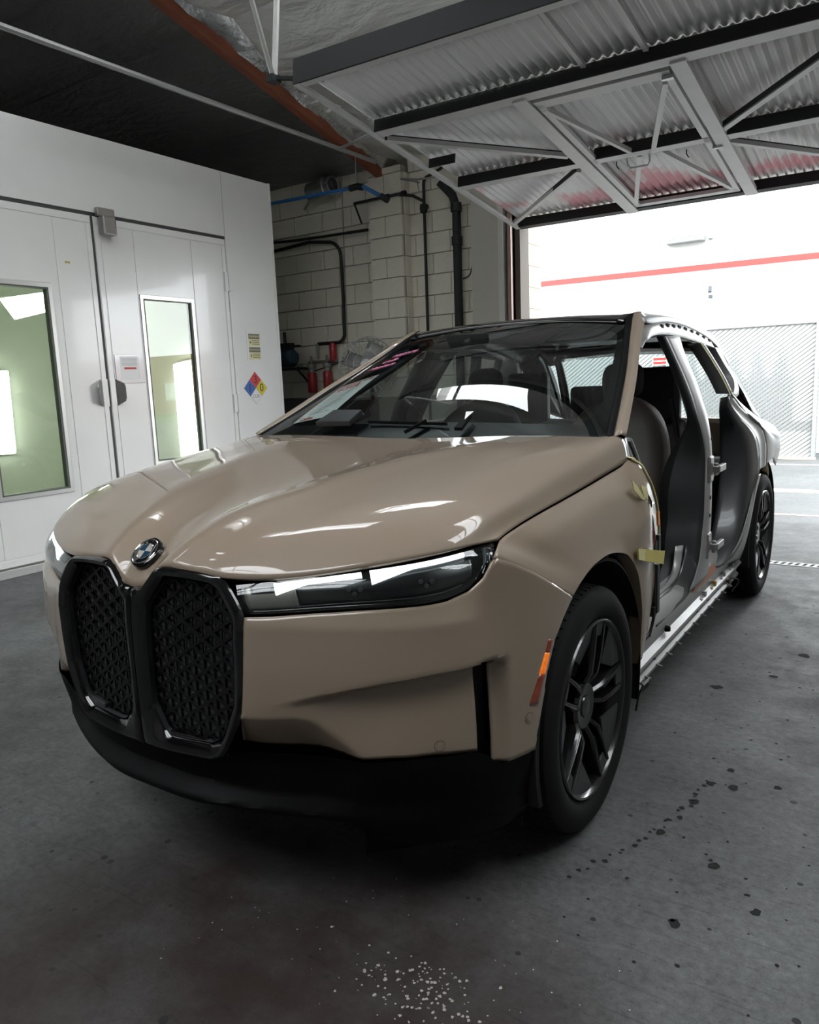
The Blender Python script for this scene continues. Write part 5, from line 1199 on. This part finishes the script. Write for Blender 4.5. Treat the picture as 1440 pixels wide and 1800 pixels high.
rw_ = MB().grid(loft([[(-.55, 3.25, 1.575), (0, 3.28, 1.60), (.55, 3.25, 1.575)], [(-.66, 3.66, 1.33), (0, 3.72, 1.345), (.66, 3.66, 1.33)], [(-.72, 3.95, 1.09), (0, 4.03, 1.10), (.72, 3.95, 1.09)]], 17, 12)).obj('rear_window', M['glass'], CAR, smooth=True, out=CC)
both('hatch_edge', MB().grid(loft([[(.575, 3.15, 1.615), (.58, 3.30, 1.57), (.66, 3.60, 1.38), (.715, 3.80, 1.22), (.76, 3.98, 1.075)], [(.53, 3.20, 1.61), (.53, 3.30, 1.58), (.60, 3.62, 1.375), (.65, 3.82, 1.21), (.68, 4.0, 1.085)]], 24, 3)), M['gloss_black'], smooth=True, solid=.03, out=CC)
both('hatch_gutter', MB().grid(loft([[(.70, 2.95, 1.52), (.72, 3.15, 1.40), (.75, 3.4, 1.26), (.765, 3.6, 1.15), (.76, 3.98, 1.07)], [(.60, 3.10, 1.60), (.61, 3.25, 1.55), (.67, 3.55, 1.40), (.72, 3.78, 1.22), (.76, 3.98, 1.075)]], 24, 5)), M['gloss_black'], smooth=True, solid=.006, out=CC)

# ---- underbody, bay and cabin shell
MB().hexa([(-.55, -.70, .27), (.55, -.70, .27), (.55, -.70, .80), (-.55, -.70, .80)], (0, .30, 0)).box((-.55, -.42, .24), (.55, .50, .85)).box((-.80, .50, .21), (.80, 2.55, .33)).box((-.55, 2.55, .24), (.55, 3.9, .60)).obj('underbody', M['void'], CAR)
MB().box((-.78, .62, .33), (.78, 2.5, .36)).obj('cabin_floor', M['cabin'], CAR)
MB().box((-.74, 2.45, .36), (.74, 2.52, .80)).box((-.74, 2.52, .76), (.74, 3.9, .80)).obj('load_floor', M['cabin'], CAR)
MB().grid(loft([[(-.84, .42, 1.185), (0, .40, 1.20), (.84, .42, 1.185)], [(-.82, .62, 1.16), (0, .62, 1.165), (.82, .62, 1.16)], [(-.80, .84, 1.10), (0, .86, 1.11), (.80, .84, 1.10)], [(-.79, .90, 1.0), (0, .95, 1.0), (.79, .90, 1.0)], [(-.78, .80, .72), (0, .84, .72), (.78, .80, .72)], [(-.78, .62, .36), (0, .62, .36), (.78, .62, .36)]], 17, 24)).obj('dashboard', M['cabin'], CAR, smooth=True, solid=.02)
MB().hexa([(-.02, .83, 1.10), (.62, .80, 1.11), (.62, .78, 1.22), (-.02, .81, 1.22)], (0, .015, 0)).obj('curved_display', M['gloss_black'], CAR, bevel=.006)
stw = MB().tube([(.38 + .18 * math.cos(a), .98 + .05 * math.sin(a) , 1.05 + .165 * math.sin(a)) for a in np.linspace(0, 2 * math.pi, 33)], .015, 10).obj('steering_wheel', M['cabin'], CAR, smooth=True)
MB().beam((.21, .975, 1.05), (.55, .975, 1.05), .02, .05).lathe([(.001, -.03), (.07, -.03), (.06, .03), (.001, .03)], (.38, .97, 1.05), (0, 1, -.3), 16).obj('wheel_hub', M['cabin'], stw, smooth=True)
MB().box((-.14, .95, .36), (.14, 1.75, .62)).obj('centre_console', M['cabin'], CAR, bevel=.03)
mr_ = MB().hexa([(-.22, 1.175, 1.572), (-.02, 1.175, 1.572), (.0, 1.165, 1.635), (-.22, 1.165, 1.635)], (0, -.03, .012)).tube([(-.1, 1.15, 1.62), (-.1, 1.10, 1.60)], .012).obj('rear_view_mirror', M['cabin'], CAR, bevel=.008)
MB().box((-.60, 1.48, 1.655), (.60, 3.1, 1.66)).obj('headliner', M['cabin'], CAR)
def seat(xc, m, dy=0.0, w=.27):
    y0 = 1.0 + dy
    st = MB().grid(loft([[(xc - w, y0, .60), (xc, y0 - .02, .63), (xc + w, y0, .60)], [(xc - w, y0 + .03, .68), (xc, y0 + .02, .67), (xc + w, y0 + .03, .68)], [(xc - w, y0 + .25, .68), (xc, y0 + .25, .63), (xc + w, y0 + .25, .68)], [(xc - w, y0 + .50, .62), (xc, y0 + .50, .57), (xc + w, y0 + .50, .62)]], 15, 14)).obj('seat', m, CAR, smooth=True, solid=.12)
    # backrest: closed section swept up the back
    rows = []
    for z, yc, hw, dp in ((.58, 1.56, .24, .10), (.72, 1.62, .26, .13), (.90, 1.69, .285, .14), (1.0, 1.73, .285, .14), (1.10, 1.765, .265, .13), (1.18, 1.79, .23, .12), (1.24, 1.81, .18, .10), (1.285, 1.82, .11, .075), (1.31, 1.83, .04, .03)):
        rows.append([(xc + hw * np.sign(math.cos(a)) * abs(math.cos(a)) ** .55, dy + yc + dp * np.sign(math.sin(a)) * abs(math.sin(a)) ** .8 - (.05 * (abs(math.cos(a)) ** 2) if math.sin(a) < 0.2 else 0), z) for a in np.linspace(0, 2 * math.pi, 33)])
    MB().grid(loft(rows, 33, 30, along=lin)).obj('backrest', m, st, smooth=True)
    rows = []
    for z, yc, hw, dp in ((1.30, 1.83, .05, .03), (1.32, 1.83, .10, .05), (1.40, 1.835, .115, .055), (1.46, 1.845, .10, .05), (1.49, 1.85, .05, .03)):
        rows.append([(xc + hw * math.cos(a), dy + yc + dp * math.sin(a), z) for a in np.linspace(0, 2 * math.pi, 25)])
    MB().grid(loft(rows, 25, 14, along=lin)).obj('headrest', M['leather_dark'], st, smooth=True)
    return st
seat(.40, M['leather'], .10); seat(-.385, M['leather_dark'], .0)
MB().box((-.62, 1.92, .45), (.62, 2.35, .60)).hexa([(-.62, 2.28, .58), (.62, 2.28, .58), (.60, 2.48, 1.14), (-.60, 2.48, 1.14)], (0, .10, .02)).box((-.56, 2.46, 1.13), (-.28, 2.56, 1.46)).box((.28, 2.46, 1.13), (.56, 2.56, 1.46)).box((-.13, 2.48, 1.13), (.13, 2.56, 1.36)).obj('rear_bench', M['leather_dark'], CAR, bevel=.03)
# clear plastic sheet hung over the end of the dashboard
MB().grid(loft([[(.80, .62, 1.19), (.815, .74, 1.18), (.80, .86, 1.15)], [(.82, .64, 1.06), (.835, .78, 1.04), (.82, .92, 1.02)], [(.80, .70, .94), (.82, .82, .95), (.80, .94, .93)]], 14, 16)).obj('plastic_sheet', M['sheet'], CAR, smooth=True)
MB().tube(cat([(.86, .62, 1.18), (.865, .70, 1.08), (.862, .66, 1.0), (.87, .72, .93)], 20), .010, 8).obj('door_seal', M['silver'], CAR, smooth=True)
MB().tube([(.72, 1.70, 1.29), (.745, 1.72, 1.12), (.76, 1.72, 1.05)], .012, 6).obj('belt_guide', M['cabin'], CAR)
MB().tube(cat([(.76, 1.70, 1.06), (.79, 1.70, 1.02), (.78, 1.72, .98), (.755, 1.72, 1.0)], 12), .005, 6).obj('belt_hook', M['steel'], CAR)
# right-hand side is complete: two doors with glass
xr = lambda z: -np.interp(z, [.2, .3, .5, .7, .9, 1.1, 1.2, 1.3, 1.4, 1.5, 1.6], [.90, .93, .955, .96, .955, .93, .90, .855, .805, .755, .705])
def rdoor(nm, y0, y1, yt0, yt1):
    rows = [[(xr(z) - .004, y0 + (y1 - y0) * u, z) for u in np.linspace(0, 1, 9)] for z in np.linspace(.30, 1.18, 12)]
    d_ = MB().grid(np.array(rows)).obj(nm, M['paint'], CAR, smooth=True, solid=.03, out=CC)
    rows = [[(xr(z) + .004, (y0 + (yt0 - y0) * (z - 1.18) / .40) * (1 - u) + (y1 + (yt1 - y1) * (z - 1.18) / .40) * u, z) for u in np.linspace(0, 1, 9)] for z in np.linspace(1.18, 1.58, 6)]
    MB().grid(np.array(rows)).obj('window_pane', M['glass'], d_, smooth=True, out=CC)
    MB().box((-.985, y1 - .28, 1.02), (-.965, y1 - .06, 1.05)).obj('door_handle', M['paint'], d_, bevel=.006)
rdoor('front_door', .66, 1.68, 1.30, 1.66); rdoor('rear_door', 1.72, 2.42, 1.74, 2.30)
MB().grid(loft([[(-.86, 2.66, .86), (-.955, 2.55, 1.0), (-.93, 2.42, 1.12)], [(-.96, 2.78, .84), (-.965, 2.80, .97), (-.945, 2.72, 1.09)]], 8, 3)).obj('door_filler', M['paint'], CAR, smooth=True, solid=.01)

# ---- wiper, cowl, papers
MB().grid(loft([[(-.80, .40, 1.185), (0, .345, 1.180), (.80, .40, 1.185)], [(-.80, .46, 1.196), (0, .40, 1.193), (.80, .46, 1.196)]], 25, 3)).obj('cowl', M['plastic'], CAR)
MB().beam(ws_pt(.38, .09, .012), ws_pt(.62, .075, .012), .010, .012).beam(ws_pt(.52, .02, .02), ws_pt(.56, .085, .02), .016, .012).obj('wiper', M['plastic'], CAR)
wc = [ws_pt(.215, .055, .02), ws_pt(.335, .055, .02), ws_pt(.355, .115, .03), ws_pt(.25, .125, .03)]
MB().hexa(wc, (0, -.01, .022)).tube([wc[3], (wc[3] + wc[2]) / 2 + np.array([0, 0, .012]), wc[2]], .008, 6).obj('wrapped_wiper_base', M['sheet'], CAR, bevel=.004)
MB().hexa([ws_pt(.655, .03, .02), ws_pt(.675, .03, .02), ws_pt(.68, .105, .02), ws_pt(.672, .115, .02)], (0, -.006, .012)).obj('wiper_arm', M['plastic'], CAR)
MB().add([tuple(ws_pt(.664, .115, .036)), tuple(ws_pt(.684, .118, .036)), tuple(ws_pt(.672, .07, .036))], [(0, 1, 2)]).obj('washer_tag', M['paper'], CAR)

# ---- cut wiring loom, masking tape and clips on the wing edge
MB().tube(cat([(.960, .455, 1.001), (.966, .511, .948), (.968, .548, .884), (.968, .587, .80)], 14), .006, 6).tube(cat([(.958, .47, .99), (.966, .53, .93), (.964, .56, .88), (.966, .60, .80)], 14), .005, 6).obj('wire', M['wire'], CAR, smooth=True)
MB().tube(cat([(.966, .52, .94), (.97, .545, .90), (.97, .555, .85), (.968, .58, .79), (.966, .575, .75)], 14), .0035, 6).obj('wire', M['wire_red'], CAR, smooth=True)
MB().box((.945, .575, .775), (.972, .625, .81)).box((.945, .61, .74), (.975, .64, .83)).box((.95, .60, .53), (.975, .635, .72)).box((.945, .585, .52), (.97, .615, .56)).obj('connector', M['wire'], CAR, bevel=.004)
MB().tube(cat([(.962, .605, .70), (.965, .60, .58), (.962, .61, .53), (.955, .57, .46), (.93, .50, .41), (.92, .53, .34), (.90, .60, .27)], 30), .006, 6).tube(cat([(.96, .615, .53), (.955, .60, .47), (.95, .59, .44)], 10), .004, 6).obj('wire', M['wire'], CAR, smooth=True)
MB().tube(cat([(.965, .44, .985), (.97, .48, .96), (.968, .47, 1.0), (.972, .50, .975), (.968, .52, .95)], 16), .007, 6).obj('wire_knot', M['wire'], CAR, smooth=True)
tp_ = lambda q, m, d=(.003, 0, 0), nm='masking_tape': MB().hexa(q, d).obj(nm, m, CAR)
tp_([(.982, .323, .838), (.980, .665, .760), (.980, .648, .712), (.982, .331, .797)], M['tape'])
tp_([(.9855, .325, .837), (.9855, .40, .820), (.9855, .40, .778), (.9855, .333, .797)], M['tape_pale'], (.002, 0, 0))
tp_([(.965, .311, 1.072), (.968, .36, 1.045), (.972, .445, .985), (.970, .40, .995), (.967, .33, 1.035)], M['tape_pale'])
tp_([(.968, .395, 1.045), (.970, .455, 1.03), (.972, .475, .985), (.970, .45, .975)], M['tape_pale'])
tp_([(.972, .45, .985), (.972, .485, .97), (.972, .475, .90), (.972, .425, .815), (.972, .395, .825), (.972, .435, .89)], M['tape_pale'])
MB().tube(cat([(.915, .468, 1.126), (.943, .49, 1.104), (.957, .518, 1.063), (.960, .588, 1.0), (.959, .646, .925), (.958, .675, .84), (.958, .672, .77)], 40), .004, 6).obj('tape_edge', M['tape_pale'], CAR, smooth=True)
tp_([(.89, .455, 1.135), (.925, .47, 1.126), (.93, .50, 1.105), (.895, .49, 1.115)], M['tape_pale'], (0, .004, .003))
MB().box((.957, .64, .86), (.963, .66, .91)).obj('orange_label', mat('orange_label', (.6, .22, .03, 1), .5), CAR)
MB().hexa([(.905, .60, .21), (.93, .66, .235), (.93, .66, .215), (.905, .60, .19)], (0, .02, .015)).tube([(.90, .56, .27), (.925, .60, .24), (.915, .58, .20), (.905, .58, .14)], .004, 6).obj('loose_clip', M['wire'], CAR)
MB().box((.86, 2.30, .20), (.90, 2.36, .27)).tube(cat([(.88, 2.34, .25), (.93, 2.42, .22), (.90, 2.38, .16)], 10), .004).obj('loose_connector', M['wire'], CAR)

# ---- wheels
def make_wheel():
    TR = .387
    prof = [(.275, .70), (.330, .695), (.365, .705), (.381, .735), (TR, .765)]
    for g in (.79, .83, .865, .905):
        prof += [(TR, g - .006), (TR - .007, g - .004), (TR - .007, g + .004), (TR, g + .006)]
    prof += [(TR - .001, .925), (.379, .945), (.365, .957), (.340, .965), (.315, .964), (.296, .957), (.286, .950), (.284, .94)]
    w = MB().lathe(prof, (0, 0, TR), (1, 0, 0), 72).obj('wheel', M['rubber'], CAR, smooth=True, angle=30)
    tb = MB()
    for k in range(72):
        a = 2 * math.pi * k / 72
        for xx, sk in ((.757, .02), (.923, -.02)):
            p = lambda r, aa, x: (x, r * math.cos(aa), TR + r * math.sin(aa))
            tb.hexa([p(TR - .004, a - .014, xx - .012), p(TR + .0005, a - .014, xx - .012), p(TR + .0005, a + .016 + sk, xx + .010), p(TR - .004, a + .016 + sk, xx + .010)], (.004, 0, 0))
    stuff(tb.obj('tread_block', M['rubber'], w))
    MB().lathe([(.283, .938), (.2845, .952), (.281, .958), (.274, .957), (.268, .948), (.262, .925), (.252, .88), (.245, .72)], (0, 0, TR), (1, 0, 0), 72).obj('rim', M['rim'], w, smooth=True)
    MB().lathe([(.2765, .9575), (.279, .9590), (.2815, .9575)], (0, 0, TR), (1, 0, 0), 72).obj('rim_edge', M['rim_edge'], w, smooth=True)
    MB().lathe([(.001, .80), (.20, .80), (.20, .83), (.10, .835), (.001, .835)], (0, 0, TR), (1, 0, 0), 40).obj('brake_disc', M['void'], w, smooth=True)
    MB().lathe([(.085, .87), (.083, .915), (.070, .925), (.036, .922), (.034, .926), (.001, .928)], (0, 0, TR), (1, 0, 0), 40).obj('hub', M['rim'], w, smooth=True)
    for k in range(5):
        a = math.radians(72 * k)
        u = np.array([0, math.cos(a), math.sin(a)]); t = np.array([0, -math.sin(a), math.cos(a)]); c = np.array([0, 0, TR]); X = np.array([1., 0, 0])
        P = lambda r, l, x: c + u * r + t * l + X * x
        sp_ = MB()
        for sg in (1, -1):
            # arm: tapering box from hub to rim, with a sharp outer ridge
            st = [(.060, .012, .020, .918), (.105, .027, .019, .944), (.17, .034, .016, .950), (.268, .038, .013, .952)]
            rows = []
            for r, l, hw, x in st:
                rows.append([P(r, sg * (l - hw / 2), x - .045), P(r, sg * (l - hw / 2), x - .006), P(r, sg * (l - hw * .15), x), P(r, sg * (l + hw * .2), x), P(r, sg * (l + hw / 2), x - .010), P(r, sg * (l + hw / 2), x - .045)])
            sp_.grid(np.array(rows))
        spk = sp_.obj('spoke', M['rim'], w, smooth=True, angle=25)
        for sg in (1, -1):
            MB().tube([P(.105, sg * .0185, .9435), P(.17, sg * .0262, .9485), P(.268, sg * .0315, .9505)], .0016, 6).obj('spoke_edge', M['rim_edge'], spk)
        MB().hexa([P(.226, -.026, .936), P(.226, .026, .936), P(.270, .028, .942), P(.270, -.028, .942)], X * .008).obj('spoke_tab', M['rim_grey'], spk, bevel=.002)
        # aero blade between the spokes
        q = [P(.118, .055, .925)]
        A0, A1 = a + math.radians(11), a + math.radians(50)
        arc_ = [c + .268 * np.array([0, math.cos(b_), math.sin(b_)]) + X * .944 for b_ in np.linspace(A0, A1, 8)]
        inn = c + .165 * np.array([0, math.cos(a + math.radians(33)), math.sin(a + math.radians(33))]) + X * .925
        inn2 = c + .215 * np.array([0, math.cos(a + math.radians(14)), math.sin(a + math.radians(14))]) + X * .938
        MB().hexa([inn2] + arc_ + [inn], X * -.006).obj('aero_blade', M['rim_grey'], w)
    return w
w0 = make_wheel()
def place_wheel(y, side, rot, xo=0.0):
    o = w0 if (y == 0 and side > 0) else dup(w0)
    return o, y, side, rot, xo
def set_wheel(o, y, side, rot, xo):
    # rotate about own axle, then move; all children follow
    o.parent = CAR
    Tm = Matrix.Translation((xo * side, y, 0))
    Ra = Matrix.Translation((0, 0, .387)) @ Matrix.Rotation(rot, 4, 'X') @ Matrix.Translation((0, 0, -.387))
    Rz = Matrix.Rotation(math.pi if side < 0 else 0, 4, 'Z')
    o.matrix_parent_inverse = Matrix.Translation(-Vector(CAR.location))
    o.matrix_basis = Tm @ Rz @ Ra
ws4 = [place_wheel(0, 1, math.radians(4)), place_wheel(3.0, 1, math.radians(18), .006), place_wheel(0, -1, math.radians(20)), place_wheel(3.0, -1, math.radians(40), .006)]
for a in ws4: set_wheel(*a)

# ---- papers behind the windscreen
pp = empty('repair_sheet', 'white repair order sheet with red handwriting behind the windscreen', 'paper', tuple(ws_pt(.13, .33, -.012)))
qa = [np.array(p) for p in ((-.702, .878, 1.468), (-.471, .893, 1.476), (-.503, .530, 1.299), (-.720, .523, 1.296))]
# keep the sheet parallel to the glass, just inside it
def to_glass(p):
    best = min(((np.hypot(*(WS[i, j, :2] - p[:2])), i, j) for i in range(0, 33) for j in range(0, 25)), key=lambda t: t[0]); return best
def in_glass(p, off):
    i, j = np.unravel_index(np.argmin(np.hypot(WS[:, :, 0] - p[0], WS[:, :, 1] - p[1])), WS.shape[:2])
    n_ = np.cross(WS[min(32, i + 1), j] - WS[max(0, i - 1), j], WS[i, min(48, j + 1)] - WS[i, max(0, j - 1)]); n_ /= np.linalg.norm(n_)
    if n_[2] < 0: n_ = -n_
    z = WS[i, j, 2] - ((p[0] - WS[i, j, 0]) * n_[0] + (p[1] - WS[i, j, 1]) * n_[1]) / n_[2]
    return np.array([p[0], p[1], z]) + n_ * off
bil = lambda u, v, off: in_glass((qa[3] * (1 - u) + qa[2] * u) * (1 - v) + (qa[0] * (1 - u) + qa[1] * u) * v, off)
MB().grid(np.array([[bil(u, v, -.008) for u in np.linspace(0, 1, 7)] for v in np.linspace(0, 1, 9)])).obj('sheet', M['paper'], pp, smooth=True)
def on_sheet(s_, u, v, size, m):
    p, q, r_ = bil(u, v, -.0065), bil(u + .06, v, -.0065), bil(u, v + .04, -.0065)
    text('handwriting', s_, size, frame(p, q - p, r_ - p), m, pp, .0006)
on_sheet('DONE', .38, .90, .045, M['red_ink']); on_sheet('BUMPS', .44, .80, .045, M['red_ink']); on_sheet('CMK', .82, .93, .030, M['red_ink']); on_sheet('Colts', .30, .05, .038, M['red_ink'])
for k in range(9):
    v = .70 - k * .065
    MB().add([bil(.12 + .03 * (k % 3), v, -.0068), bil(.75 - .06 * (k % 4), v, -.0068), bil(.75 - .06 * (k % 4), v - .012, -.0068), bil(.12 + .03 * (k % 3), v - .012, -.0068)], [(0, 1, 2, 3)]).obj('text_line', M['ink'], pp)
